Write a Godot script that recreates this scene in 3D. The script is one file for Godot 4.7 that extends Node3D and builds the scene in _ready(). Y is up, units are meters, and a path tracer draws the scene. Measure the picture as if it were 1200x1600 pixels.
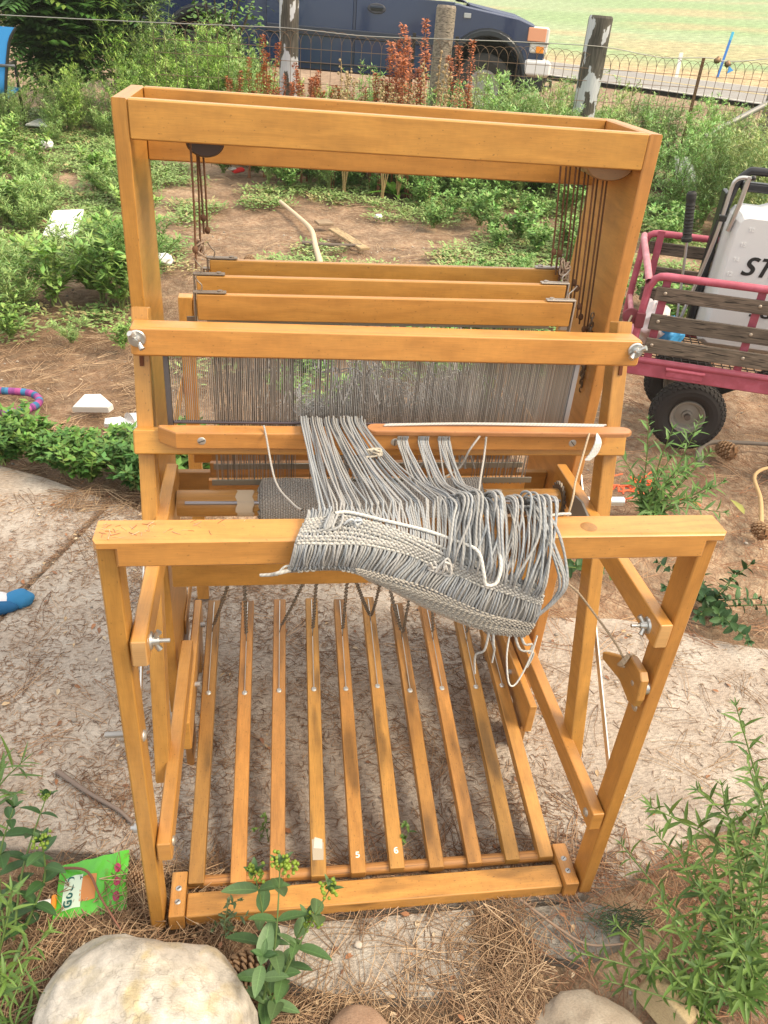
extends Node3D

const G := -0.018
var rng := RandomNumberGenerator.new()
var M := {}
var used := {}

func _ready() -> void:
	rng.seed = 20240817
	# camera: a phone held at eye height, tilted down and slightly rolled
	var cam := Camera3D.new()
	cam.name = "camera"
	add_child(cam)
	cam.position = Vector3(-0.1938, 1.2924, 0.7661)
	cam.rotation_order = EULER_ORDER_YXZ
	cam.rotation = Vector3(deg_to_rad(-32.177), deg_to_rad(-10.262), deg_to_rad(5.052))
	cam.fov = 66.08
	cam.near = 0.02
	cam.far = 1500.0
	cam.current = true
	# bright hazy daylight
	var env := Environment.new()
	env.background_mode = Environment.BG_SKY
	var sky := Sky.new()
	var sm := ProceduralSkyMaterial.new()
	sm.sky_top_color = Color(1.0, 0.99, 0.97)
	sm.sky_horizon_color = Color(0.72, 0.74, 0.75)
	sm.sky_curve = 0.35
	sm.ground_bottom_color = Color(0.45, 0.42, 0.36)
	sm.ground_horizon_color = Color(0.90, 0.90, 0.86)
	sm.sky_energy_multiplier = 1.05
	sky.sky_material = sm
	env.sky = sky
	env.ambient_light_source = Environment.AMBIENT_SOURCE_SKY
	env.tonemap_mode = Environment.TONE_MAPPER_LINEAR
	env.tonemap_exposure = 1.7
	env.sdfgi_enabled = true
	env.ssao_enabled = true
	env.ssil_enabled = true
	env.fog_enabled = true
	env.fog_density = 0.0014
	env.fog_light_color = Color(0.95, 0.97, 0.93)
	var we := WorldEnvironment.new()
	we.name = "world_environment"
	we.environment = env
	add_child(we)
	var sun := DirectionalLight3D.new()
	sun.name = "sun"
	add_child(sun)
	sun.look_at_from_position(Vector3(0.8, 0.95, 0.3), Vector3.ZERO, Vector3.UP)
	sun.light_energy = 1.0
	sun.light_color = Color(1.0, 0.93, 0.82)
	sun.light_angular_distance = 26.0
	sun.shadow_enabled = true
	make_materials()
	build_setting()
	build_fence()
	build_truck()
	build_loom()
	build_weaving()
	build_wagon()
	build_chair()
	build_small()
	build_plants()
	build_litter()
	for c in find_children("*", "GeometryInstance3D", true, false): (c as GeometryInstance3D).cast_shadow = GeometryInstance3D.SHADOW_CASTING_SETTING_ON

# ------------------------------------------------------------------ mesh builder
class MB:
	var v := PackedVector3Array()
	var n := PackedVector3Array()
	var t := PackedVector2Array()
	var c := PackedColorArray()
	var ix := PackedInt32Array()
	var col := Color(1, 1, 1)
	var uo := Vector2.ZERO
	var eg := Color(1, 1, 1)      # tint of the sawn ends of a board
	func p(a: Vector3, nn: Vector3, uv := Vector2.ZERO) -> int:
		v.append(a); n.append(nn); t.append(uv + uo); c.append(col)
		return v.size() - 1
	func tri(a: int, b: int, d: int) -> void:
		ix.append(a); ix.append(b); ix.append(d)
	func quad(a: int, b: int, d: int, e: int) -> void:
		tri(a, b, d); tri(a, d, e)
	# rounded box: centre, full size, basis, bevel
	func box(ce: Vector3, s: Vector3, bs := Basis.IDENTITY, bev := 0.0025) -> void:
		var h := s * 0.5
		bev = min(bev, min(h.x, min(h.y, h.z)) * 0.8)
		var la := 0
		if h.y > h.x and h.y >= h.z: la = 1
		elif h.z > h.x and h.z > h.y: la = 2
		var id := {}
		for ax in 3:
			for sg in [-1, 1]:
				var b1 := (ax + 1) % 3
				var b2 := (ax + 2) % 3
				for s1 in [-1, 1]:
					for s2 in [-1, 1]:
						var q := Vector3.ZERO
						q[ax] = h[ax] * sg
						q[b1] = (h[b1] - bev) * s1
						q[b2] = (h[b2] - bev) * s2
						var nn := Vector3.ZERO
						nn[ax] = sg
						var uv := Vector2.ZERO
						var keep := col
						if la == ax: col = col * eg
						if la == ax: uv = Vector2(q[b1] * 0.3, q[b2] + 0.4)
						else:
							var o: int = b1 if b2 == la else b2
							uv = Vector2(q[la], q[o] + 0.13 * ax + 0.07 * sg)
						id[[ax, sg, s1, s2]] = p(ce + bs * q, (bs * nn).normalized(), uv)
						col = keep
				quad(id[[ax, sg, -1, -1]], id[[ax, sg, 1, -1]], id[[ax, sg, 1, 1]], id[[ax, sg, -1, 1]])
		for ax in 3:
			var b1 := (ax + 1) % 3
			for sg in [-1, 1]:
				for s1 in [-1, 1]:
					quad(id[[ax, sg, s1, -1]], id[[ax, sg, s1, 1]], id[[b1, s1, 1, sg]], id[[b1, s1, -1, sg]])
		for sx in [-1, 1]:
			for sy in [-1, 1]:
				for sz in [-1, 1]:
					tri(id[[0, sx, sy, sz]], id[[1, sy, sz, sx]], id[[2, sz, sx, sy]])
	func bx(x0: float, x1: float, y0: float, y1: float, z0: float, z1: float, bev := 0.0025) -> void:
		box(Vector3((x0 + x1) / 2, (y0 + y1) / 2, (z0 + z1) / 2), Vector3(absf(x1 - x0), absf(y1 - y0), absf(z1 - z0)), Basis.IDENTITY, bev)
	func beam(a: Vector3, b: Vector3, w: float, h: float, up := Vector3.UP, bev := 0.002) -> void:
		var d := (b - a).normalized()
		var r := d.cross(up).normalized()
		box((a + b) / 2, Vector3(w, h, a.distance_to(b)), Basis(r, r.cross(d), d), bev)
	# outline in the plane of bs.x / bs.y, thick along bs.z, edges chamfered
	func prism(pl: PackedVector2Array, o: Vector3, bs: Basis, th: float, bev := 0.0015) -> void:
		var q := pl.duplicate()
		if Geometry2D.is_polygon_clockwise(q): q.reverse()
		var m := q.size()
		var ins := PackedVector2Array()
		var ms := PackedVector2Array()
		for i in m:
			var e0 := (q[i] - q[(i + m - 1) % m]).normalized()
			var e1 := (q[(i + 1) % m] - q[i]).normalized()
			var n0 := Vector2(-e0.y, e0.x)
			var n1 := Vector2(-e1.y, e1.x)
			var mi := (n0 + n1)
			var k := mi.length_squared()
			mi = mi * (2.0 / maxf(k, 0.6))
			ms.append(-(n0 + n1).normalized())
			ins.append(q[i] + mi * bev)
		var tr := Geometry2D.triangulate_polygon(ins)
		if tr.is_empty(): tr = Geometry2D.triangulate_polygon(q)
		for sg in [-1.0, 1.0]:
			var base := v.size()
			for i in m: p(o + bs * Vector3(ins[i].x, ins[i].y, sg * th / 2), bs.z * sg, Vector2(ins[i].x, ins[i].y))
			for i in range(0, tr.size(), 3): tri(base + tr[i], base + tr[i + 1], base + tr[i + 2])
		var per := 0.0
		for i in m:
			var j := (i + 1) % m
			var e := (q[j] - q[i]).normalized()
			var on := bs * Vector3(e.y, -e.x, 0)
			var ln := q[i].distance_to(q[j])
			var zs := [-th / 2, -th / 2 + bev, th / 2 - bev, th / 2]
			var ids := []
			for k in 4:
				var pa := ins[i] if (k == 0 or k == 3) else q[i]
				var pb := ins[j] if (k == 0 or k == 3) else q[j]
				var nn := on if (k == 1 or k == 2) else (on + bs.z * (-1.0 if k == 0 else 1.0)).normalized()
				ids.append(p(o + bs * Vector3(pa.x, pa.y, zs[k]), nn, Vector2(per, zs[k] + 0.2)))
				ids.append(p(o + bs * Vector3(pb.x, pb.y, zs[k]), nn, Vector2(per + ln, zs[k] + 0.2)))
			for k in 3: quad(ids[k * 2], ids[k * 2 + 1], ids[k * 2 + 3], ids[k * 2 + 2])
			per += ln
	func tube(ps: PackedVector3Array, r0: float, r1 := -1.0, sides := 5, caps := false) -> void:
		if r1 < 0.0: r1 = r0
		var m := ps.size()
		if m < 2: return
		var d0 := (ps[1] - ps[0]).normalized()
		var u := d0.cross(Vector3(0.31, 0.92, 0.23)).normalized()
		var prev := -1
		var ln := 0.0
		for i in m:
			var d := (ps[min(i + 1, m - 1)] - ps[max(i - 1, 0)]).normalized()
			u = (u - d * u.dot(d)).normalized()
			var w := d.cross(u)
			var r := lerpf(r0, r1, float(i) / (m - 1))
			if i > 0: ln += ps[i].distance_to(ps[i - 1])
			var st := v.size()
			for k in sides + 1:
				var an := TAU * k / sides
				var nn := u * cos(an) + w * sin(an)
				p(ps[i] + nn * r, nn, Vector2(ln, float(k) / sides))
			if prev >= 0:
				for k in sides: quad(prev + k, prev + k + 1, st + k + 1, st + k)
			if caps and (i == 0 or i == m - 1):
				var sgn := -1.0 if i == 0 else 1.0
				var cc := p(ps[i], d * sgn, Vector2(0.5, 0.5))
				var s2 := v.size()
				for k in sides: p(ps[i] + (u * cos(TAU * k / sides) + w * sin(TAU * k / sides)) * r, d * sgn, Vector2(0.5, 0.5))
				for k in sides: tri(cc, s2 + k, s2 + (k + 1) % sides)
			prev = st
	func rod(a: Vector3, b: Vector3, r: float, sides := 10) -> void:
		tube(PackedVector3Array([a, b]), r, r, sides, true)
	# revolve profile (radius, height) round bs.y at o
	func lathe(pr: PackedVector2Array, o: Vector3, bs: Basis, sides := 20) -> void:
		var m := pr.size()
		for i in m - 1:
			var e := (pr[i + 1] - pr[i])
			if e.length() < 1e-6: continue
			var nn2 := Vector2(e.y, -e.x).normalized()
			var st := v.size()
			for k in sides + 1:
				var an := TAU * k / sides
				var ra := bs.x * cos(an) + bs.z * sin(an)
				var nn := (ra * nn2.x + bs.y * nn2.y).normalized()
				p(o + ra * pr[i].x + bs.y * pr[i].y, nn, Vector2(an * 0.1, pr[i].y))
				p(o + ra * pr[i + 1].x + bs.y * pr[i + 1].y, nn, Vector2(an * 0.1, pr[i + 1].y))
			for k in sides: quad(st + k * 2, st + k * 2 + 2, st + k * 2 + 3, st + k * 2 + 1)
	func ball(o: Vector3, r: Vector3, bs := Basis.IDENTITY, a := 10, b := 7, noise: FastNoiseLite = null, amp := 0.0) -> void:
		var st := v.size()
		var pts := PackedVector3Array()
		for j in b + 1:
			for i in a + 1:
				var th := PI * j / b
				var ph := TAU * (i % a) / a
				var q := Vector3(sin(th) * cos(ph), cos(th), sin(th) * sin(ph))
				var k := 1.0
				if noise: k += amp * noise.get_noise_3dv(q * 10.0 + o * 37.0)
				pts.append(bs * (q * r * k))
		for j in b + 1:
			for i in a + 1:
				var k := j * (a + 1) + i
				var du := pts[j * (a + 1) + (i + 1) % a] - pts[j * (a + 1) + (i + a - 1) % a]
				var dv := pts[min(j + 1, b) * (a + 1) + i] - pts[max(j - 1, 0) * (a + 1) + i]
				var nn := dv.cross(du)
				var q := pts[k]
				if nn.length() < 1e-9: nn = q
				nn = nn.normalized()
				if nn.dot(q) < 0.0: nn = -nn
				p(o + q, nn, Vector2(float(i) / a, float(j) / b))
		for j in b:
			for i in a: quad(st + j * (a + 1) + i, st + j * (a + 1) + i + 1, st + (j + 1) * (a + 1) + i + 1, st + (j + 1) * (a + 1) + i)
	func leaf(b0: Vector3, d: Vector3, up: Vector3, L: float, W: float, curl := 0.2, det := 0, shp := 0.4) -> void:
		var s := d.cross(up).normalized()
		var u := s.cross(d).normalized()
		if det == 0:
			var a := p(b0, u)
			var m := b0 + d * L * shp - u * curl * L * 0.15
			var l := p(m - s * W / 2, (u - s * 0.3).normalized())
			var r := p(m + s * W / 2, (u + s * 0.3).normalized())
			var e := p(b0 + d * L - u * curl * L, u)
			tri(a, l, e); tri(a, e, r)
			return
		var ts := [0.0, 0.2, shp + 0.05, 0.78, 1.0]
		var ws := [0.0, 0.72, 1.0, 0.55, 0.0]
		if det == 2:
			ts = [0.0, 0.08, 0.22, 0.4, 0.6, 0.78, 0.92, 1.0]
			ws = [0.0, 0.5, 0.88, 1.0, 0.93, 0.68, 0.32, 0.0]
		var nk := ts.size()
		var pv := []
		for k in nk:
			var tt: float = ts[k]
			var m := b0 + d * L * tt - u * curl * L * tt * tt
			var w: float = ws[k] * W / 2
			var un := (u + d * curl * tt).normalized()
			if k == 0 or k == nk - 1:
				pv.append([p(m, un, Vector2(tt, 0.5))])
			else:
				pv.append([p(m - s * w + u * w * 0.35, (un + s * 0.4).normalized(), Vector2(tt, 0)), p(m, un, Vector2(tt, 0.5)), p(m + s * w + u * w * 0.35, (un - s * 0.4).normalized(), Vector2(tt, 1))])
		tri(pv[0][0], pv[1][0], pv[1][1]); tri(pv[0][0], pv[1][1], pv[1][2])
		for k in range(1, nk - 2):
			quad(pv[k][0], pv[k + 1][0], pv[k + 1][1], pv[k][1]); quad(pv[k][1], pv[k + 1][1], pv[k + 1][2], pv[k][2])
		tri(pv[nk - 2][0], pv[nk - 1][0], pv[nk - 2][1]); tri(pv[nk - 2][1], pv[nk - 1][0], pv[nk - 2][2])
	func mesh() -> ArrayMesh:
		for i in range(0, ix.size(), 3):
			var a := ix[i]
			var b := ix[i + 1]
			var d := ix[i + 2]
			if (v[b] - v[a]).cross(v[d] - v[a]).dot(n[a] + n[b] + n[d]) > 0.0:
				ix[i + 1] = d
				ix[i + 2] = b
		var ar := []
		ar.resize(Mesh.ARRAY_MAX)
		ar[Mesh.ARRAY_VERTEX] = v
		ar[Mesh.ARRAY_NORMAL] = n
		ar[Mesh.ARRAY_TEX_UV] = t
		ar[Mesh.ARRAY_COLOR] = c
		ar[Mesh.ARRAY_INDEX] = ix
		var am := ArrayMesh.new()
		am.add_surface_from_arrays(Mesh.PRIMITIVE_TRIANGLES, ar)
		return am

# ------------------------------------------------------------------ scene helpers
func numbered(nm: String) -> String:
	var k: int = used.get(nm, 0)
	used[nm] = k + 1
	return nm if k == 0 else "%s_%03d" % [nm, k]

func tag(o: Node, label: String, category := "", group := "", kind := "") -> Node:
	if label: o.set_meta("label", label)
	if category: o.set_meta("category", category)
	if group: o.set_meta("group", group)
	if kind: o.set_meta("kind", kind)
	return o

func thing(nm: String, label: String, category: String, at := Vector3.ZERO, group := "") -> Node3D:
	var o := Node3D.new()
	o.name = numbered(nm)
	add_child(o, true)
	o.position = at
	tag(o, label, category, group)
	return o

# one mesh; under a thing the mesh is given in world axes about the thing's base when w is true
func obj(nm: String, mb: MB, mat: Material, parent: Node = null, w := true) -> MeshInstance3D:
	var o := MeshInstance3D.new()
	o.mesh = mb.mesh()
	o.material_override = mat
	if parent == null or parent == self:
		o.name = numbered(nm)
		add_child(o, true)
	else:
		o.name = nm
		parent.add_child(o, true)
		if w and parent.get_parent() == self and parent is Node3D and not (parent is MeshInstance3D): o.position = -(parent as Node3D).position
	return o

func copy(o: Node3D, at: Vector3, turn: float, sc: float, label := "") -> Node3D:
	var r: Node3D = o.duplicate()
	r.name = numbered(String(o.name).rstrip("_0123456789"))
	add_child(r, true)
	r.transform = Transform3D(Basis(Vector3.UP, turn).scaled(Vector3.ONE * sc), at)
	if label: r.set_meta("label", label)
	return r

func T(z: float) -> float:
	return G + 0.21 * clampf((-1.5 - z) / 8.0, 0.0, 1.0)

func gp(x: float, z: float) -> Vector3:
	return Vector3(x, T(z), z)

func R(a: float, b: float) -> float:
	return rng.randf_range(a, b)

func cat(ps: Array, tt: float) -> Vector3:
	var m := ps.size()
	var i := clampi(int(floor(tt)), 0, m - 2)
	var f := tt - i
	var a: Vector3 = ps[max(i - 1, 0)]
	var b: Vector3 = ps[i]
	var c2: Vector3 = ps[i + 1]
	var d: Vector3 = ps[min(i + 2, m - 1)]
	return b.cubic_interpolate(c2, a, d, f)

func curve(ps: Array, k := 24) -> PackedVector3Array:
	var o := PackedVector3Array()
	for i in k + 1: o.append(cat(ps, float(i) / k * (ps.size() - 1)))
	return o

func multi(nm: String, mesh: Mesh, mat: Material, xs: Array, cs: Array, parent: Node = null) -> MultiMeshInstance3D:
	var mm := MultiMesh.new()
	mm.transform_format = MultiMesh.TRANSFORM_3D
	mm.use_colors = true
	mm.mesh = mesh
	mm.instance_count = xs.size()
	for i in xs.size():
		mm.set_instance_transform(i, xs[i])
		mm.set_instance_color(i, cs[i])
	var o := MultiMeshInstance3D.new()
	o.multimesh = mm
	o.material_override = mat
	o.name = numbered(nm)
	(parent if parent else self).add_child(o, true)
	return o

# ------------------------------------------------------------------ materials
func mat(nm: String, rough: float, metal := 0.0, spec := 0.5) -> StandardMaterial3D:
	var m := StandardMaterial3D.new()
	m.vertex_color_use_as_albedo = true
	m.roughness = rough
	m.metallic = metal
	m.metallic_specular = spec
	M[nm] = m
	return m

func img_tex(w: int, h: int, f: Callable) -> ImageTexture:
	var im := Image.create(w, h, false, Image.FORMAT_RGB8)
	for y in h:
		for x in w: im.set_pixel(x, y, f.call(x, y))
	im.generate_mipmaps()
	return ImageTexture.create_from_image(im)

func noise(sd: int, fr: float, oct := 3, tp := FastNoiseLite.TYPE_SIMPLEX_SMOOTH) -> FastNoiseLite:
	var q := FastNoiseLite.new()
	q.seed = sd
	q.frequency = fr
	q.noise_type = tp
	q.fractal_type = FastNoiseLite.FRACTAL_FBM
	q.fractal_octaves = oct
	return q

func loopn(q: FastNoiseLite, x: float, y: float, w: float, h: float, sx: float, sy: float) -> float:
	# seamless in both directions: noise on a torus in 3-D (good enough for texture), blended at the edges
	var u := x / w
	var k := smoothstep(0.85, 1.0, u)
	var vv := y / h
	var k2 := smoothstep(0.85, 1.0, vv)
	var a := q.get_noise_2d(x * sx, y * sy)
	if k > 0.0: a = lerpf(a, q.get_noise_2d((x - w) * sx, y * sy), k)
	if k2 > 0.0:
		var b := q.get_noise_2d(x * sx, (y - h) * sy)
		if k > 0.0: b = lerpf(b, q.get_noise_2d((x - w) * sx, (y - h) * sy), k)
		a = lerpf(a, b, k2)
	return a

func make_materials() -> void:
	# honey-varnished maple: long grain along u
	var na := noise(3, 1.0, 3)
	var nb := noise(8, 1.0, 2)
	for worn_kind in 2:
		var wk: float = worn_kind
		var wood := img_tex(768, 256, func(x, y):
			var warp := loopn(na, x, y, 768, 256, 0.0025, 0.012)
			var ring := sin((y * 0.05 + warp * 5.0) * 2.0) * 0.5 + 0.5
			var fine := loopn(nb, x, y, 768, 256, 0.025, 0.55)
			var blot := loopn(na, x + 300, y + 90, 768, 256, 0.012, 0.03)
			var k := 0.92 - 0.03 * wk + (0.05 + 0.03 * wk) * fine + 0.045 * blot - 0.05 * ring * ring
			var speck := loopn(nb, x + 400, y + 120, 768, 256, 0.11, 0.22)
			k *= 1.0 - 0.28 * smoothstep(0.62 - 0.14 * wk, 0.8, speck)
			var grime := smoothstep(0.0, 0.6, loopn(na, x + 650, y + 40, 768, 256, 0.0035, 0.014)) * wk
			k *= 1.0 - 0.3 * grime
			var fl := loopn(nb, x + 77, y + 33, 768, 256, 0.09, 0.035)
			k += 0.018 * fl
			return Color(k, k * (0.99 - 0.012 * ring), k * (0.97 - 0.025 * ring)))
		var m := mat("worn_wood" if worn_kind == 1 else "wood", 0.4 + 0.12 * wk)
		m.albedo_texture = wood
		m.uv1_scale = Vector3(1.3, 4.0, 1)
		m.clearcoat_enabled = true
		m.clearcoat = 0.4
		m.clearcoat_roughness = 0.35
	var oldw := img_tex(512, 128, func(x, y):
		var f := loopn(nb, x, y, 512, 128, 0.012, 0.5)
		var g := loopn(na, x, y, 512, 128, 0.01, 0.09)
		var crack := smoothstep(0.36, 0.5, loopn(nb, x + 50, y, 512, 128, 0.006, 0.22))
		var k := 0.8 + 0.22 * f + 0.18 * g - 0.5 * crack
		return Color(k, k * 0.97, k * 0.93))
	var m := mat("greywood", 0.85)
	m.albedo_texture = oldw
	m.uv1_scale = Vector3(2.0, 6.0, 1)
	# concrete
	var nc := noise(21, 1.0, 4)
	var nd := noise(22, 1.0, 2, FastNoiseLite.TYPE_CELLULAR)
	var hgt := Image.create(640, 640, false, Image.FORMAT_L8)
	var conc := img_tex(640, 640, func(x, y):
		var a := loopn(nc, x, y, 640, 640, 0.008, 0.008)
		var b := loopn(nc, x + 900, y, 640, 640, 0.06, 0.1)
		var g := loopn(nb, x, y, 640, 640, 0.3, 0.3)
		var k := 0.85 + 0.09 * a + 0.09 * b + 0.12 * g
		var chip := loopn(nc, x + 200, y + 50, 640, 640, 0.045, 0.13)
		var hh := clampf(0.55 + 0.8 * chip + 0.25 * g, 0, 1)
		hgt.set_pixel(x, y, Color(hh, hh, hh))
		k -= 0.07 * smoothstep(0.1, -0.35, chip)
		return Color(k, k * (0.975 + 0.03 * a), k * (0.94 + 0.05 * a)))
	var bump := hgt.duplicate()
	bump.convert(Image.FORMAT_RGBA8)
	bump.bump_map_to_normal_map(5.0)
	bump.generate_mipmaps()
	m = mat("concrete", 0.92)
	m.albedo_texture = conc
	m.normal_enabled = true
	m.normal_texture = ImageTexture.create_from_image(bump)
	m.normal_scale = 0.5
	m.uv1_triplanar = true
	m.uv1_world_triplanar = true
	m.uv1_scale = Vector3.ONE * 1.55
	m = m.duplicate()
	m.normal_scale = 0.6
	m.uv1_scale = Vector3.ONE * 2.4
	M["rough_paver"] = m
	# dirt
	var hg2 := Image.create(640, 640, false, Image.FORMAT_L8)
	var dirt := img_tex(640, 640, func(x, y):
		var a := loopn(nc, x, y, 640, 640, 0.006, 0.006)
		var b := loopn(nc, x + 500, y, 640, 640, 0.035, 0.035)
		var g := loopn(nb, x, y, 640, 640, 0.35, 0.35)
		var cr := loopn(nc, x, y + 700, 640, 640, 0.12, 0.12)
		var hh := clampf(0.5 + 0.4 * b + 0.35 * cr, 0, 1)
		hg2.set_pixel(x, y, Color(hh, hh, hh))
		var k := 0.78 + 0.2 * a + 0.16 * b + 0.14 * g + 0.1 * cr
		return Color(k, k * (0.94 + 0.08 * b), k * (0.87 + 0.12 * b)))
	var bm2 := hg2.duplicate()
	bm2.convert(Image.FORMAT_RGBA8)
	bm2.bump_map_to_normal_map(5.0)
	bm2.generate_mipmaps()
	m = mat("dirt", 0.97)
	m.albedo_texture = dirt
	m.normal_enabled = true
	m.normal_texture = ImageTexture.create_from_image(bm2)
	m.uv1_triplanar = true
	m.uv1_world_triplanar = true
	m.uv1_scale = Vector3.ONE * 1.1
	# asphalt, field and stone share the noise texture at other scales
	m = (M["dirt"] as StandardMaterial3D).duplicate()
	m.uv1_scale = Vector3.ONE * 0.35
	M["field"] = m
	m = (M["concrete"] as StandardMaterial3D).duplicate()
	m.uv1_scale = Vector3.ONE * 0.5
	M["asphalt"] = m
	# quartz boulder: milky with ochre stains and grey veins
	var quartz := img_tex(384, 384, func(x, y):
		var a := loopn(nc, x, y, 384, 384, 0.011, 0.011)
		var b := loopn(nc, x + 40, y + 400, 384, 384, 0.03, 0.03)
		var vein := smoothstep(0.05, 0.0, absf(loopn(nc, x + 11, y + 71, 384, 384, 0.016, 0.016)))
		var oc := smoothstep(0.1, 0.5, loopn(nc, x + 700, y + 10, 384, 384, 0.01, 0.01))
		var g2 := loopn(nb, x, y, 384, 384, 0.25, 0.25)
		var k := 0.80 + 0.2 * a + 0.16 * b - 0.16 * vein + 0.07 * g2
		return Color(k, k * (0.985 - 0.05 * oc), k * (0.965 - 0.2 * oc)))
	m = mat("quartz", 0.5)
	m.albedo_texture = quartz
	m.uv1_triplanar = true
	m.uv1_world_triplanar = true
	m.uv1_scale = Vector3.ONE * 3.2
	m.normal_enabled = true
	m.normal_texture = (M["concrete"] as StandardMaterial3D).normal_texture
	m.normal_scale = 0.35
	m.subsurf_scatter_enabled = false
	m = mat("stone", 0.85)
	m.albedo_texture = conc
	m.normal_enabled = true
	m.normal_texture = ImageTexture.create_from_image(bm2)
	m.normal_scale = 0.7
	m.uv1_triplanar = true
	m.uv1_world_triplanar = true
	m.uv1_scale = Vector3.ONE * 4.5
	# painted metal with worn blotches
	var worn := img_tex(256, 256, func(x, y):
		var a := loopn(nc, x, y, 256, 256, 0.02, 0.02)
		var b := loopn(nc, x + 300, y, 256, 256, 0.07, 0.07)
		var k := 0.88 + 0.14 * a
		var pale := smoothstep(0.1, 0.45, a + b * 0.6)
		return Color(k, k * lerpf(0.92, 1.0, pale), k * lerpf(0.92, 1.0, pale)).lerp(Color(1, 0.98, 0.98), pale * 0.25))
	m = mat("worn_paint", 0.55)
	m.albedo_texture = worn
	m.uv1_triplanar = true
	m.uv1_world_triplanar = true
	m.uv1_scale = Vector3.ONE * 3.0
	# peeling white paint on the fence post
	var peel := img_tex(128, 256, func(x, y):
		var a := loopn(nc, x, y, 128, 256, 0.03, 0.018)
		var f := loopn(nb, x, y, 128, 256, 0.5, 0.03)
		var top := 1.0 - smoothstep(0.30, 0.36, y / 256.0)
		if a + 0.04 * f > -0.02 + top * 0.25: return Color(0.86 + 0.08 * f, 0.88 + 0.08 * f, 0.92 + 0.06 * f)
		var k := 0.36 + 0.14 * f + 0.12 * a
		return Color(k * 1.05, k, k * 0.93))
	m = mat("peeling", 0.85)
	m.albedo_texture = peel
	# woven cloth relief for the wound cloth
	var wv := Image.create(128, 128, false, Image.FORMAT_RGBA8)
	for y in 128:
		for x in 128:
			var cx := fposmod(x / 8.0, 1.0) - 0.5
			var cy := fposmod(y / 8.0 + (0.5 if (x / 8) % 2 == 1 else 0.0), 1.0) - 0.5
			var hh := clampf(1.0 - (cx * cx * 3.0 + cy * cy * 2.2), 0, 1) * (0.8 + 0.2 * sin(x * 12.9 + y * 78.2))
			wv.set_pixel(x, y, Color(hh, hh, hh))
	var wa: Image = wv.duplicate()
	wv.bump_map_to_normal_map(7.0)
	m = mat("weave", 0.95)
	m.normal_enabled = true
	m.normal_texture = ImageTexture.create_from_image(wv)
	m.normal_scale = 1.0
	for y in 128:
		for x in 128:
			var hv := 0.72 + 0.28 * wa.get_pixel(x, y).r
			wa.set_pixel(x, y, Color(hv, hv, hv))
	m.albedo_texture = ImageTexture.create_from_image(wa)
	# leaves
	var vein := img_tex(128, 64, func(x, y):
		var v := absf(y / 63.0 - 0.5) * 2.0
		var rib := smoothstep(0.10, 0.02, v)
		var side := smoothstep(0.80, 0.97, sin((x / 128.0 - v * 0.12) * TAU * 7.0)) * (1.0 - v) * 0.5
		var k := clampf(0.80 + 0.17 * maxf(rib, side) + 0.03 * sin(x * 3.1 + y * 5.7), 0, 1)
		return Color(k, k, k * 0.96))
	m = mat("leaf", 0.55)
	m.albedo_texture = vein
	m.backlight_enabled = true
	m.backlight = Color(0.14, 0.20, 0.06)
	m.cull_mode = BaseMaterial3D.CULL_DISABLED
	m = mat("lit_far_leaf", 0.65)
	m.backlight_enabled = true
	m.backlight = Color(0.36, 0.44, 0.18)  # extra backlight put into far foliage to lift it out of self-shadow
	m.cull_mode = BaseMaterial3D.CULL_DISABLED
	m = mat("matte", 0.92)
	m.cull_mode = BaseMaterial3D.CULL_DISABLED
	var ply := img_tex(32, 32, func(x, y):
		var k := 0.94 + 0.06 * sin(TAU * (x / 32.0 + y / 32.0 * 2.0))
		return Color(k, k, k))
	m = mat("yarn", 0.97)
	m.albedo_texture = ply
	m.uv1_scale = Vector3(170, 1, 1)
	mat("satin", 0.5)
	mat("plastic", 0.35)
	mat("rubber", 0.75)
	mat("steel", 0.35, 0.9)
	mat("dull_steel", 0.5, 0.75)
	m = mat("car_paint", 0.25)
	m.clearcoat_enabled = true
	m.clearcoat = 1.0
	m.clearcoat_roughness = 0.06
	m = mat("clear", 0.12)
	m.transparency = BaseMaterial3D.TRANSPARENCY_ALPHA
	m.vertex_color_use_as_albedo = false
	m.albedo_color = Color(0.85, 0.9, 0.9, 0.25)
	m = mat("film", 0.3)
	m.transparency = BaseMaterial3D.TRANSPARENCY_ALPHA
	m.vertex_color_use_as_albedo = false
	m.albedo_color = Color(0.9, 0.92, 0.95, 0.4)
	m.cull_mode = BaseMaterial3D.CULL_DISABLED
	m = mat("glass", 0.05)
	m.transparency = BaseMaterial3D.TRANSPARENCY_ALPHA
	m.vertex_color_use_as_albedo = false
	m.albedo_color = Color(0.55, 0.62, 0.6, 0.22)

# ------------------------------------------------------------------ the setting
func slab_mesh(pl: Array, nm: String, top: float, th: float, mt: String, cl: Color, label := "") -> MeshInstance3D:
	var b := MB.new()
	b.col = cl
	var q := PackedVector2Array()
	for e in pl: q.append(Vector2(e.x, -e.y))
	b.prism(q, Vector3(0, top - th / 2, 0), Basis(Vector3(1, 0, 0), Vector3(0, 0, -1), Vector3(0, 1, 0)), th, 0.004)
	return obj(nm, b, M[mt])

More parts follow.
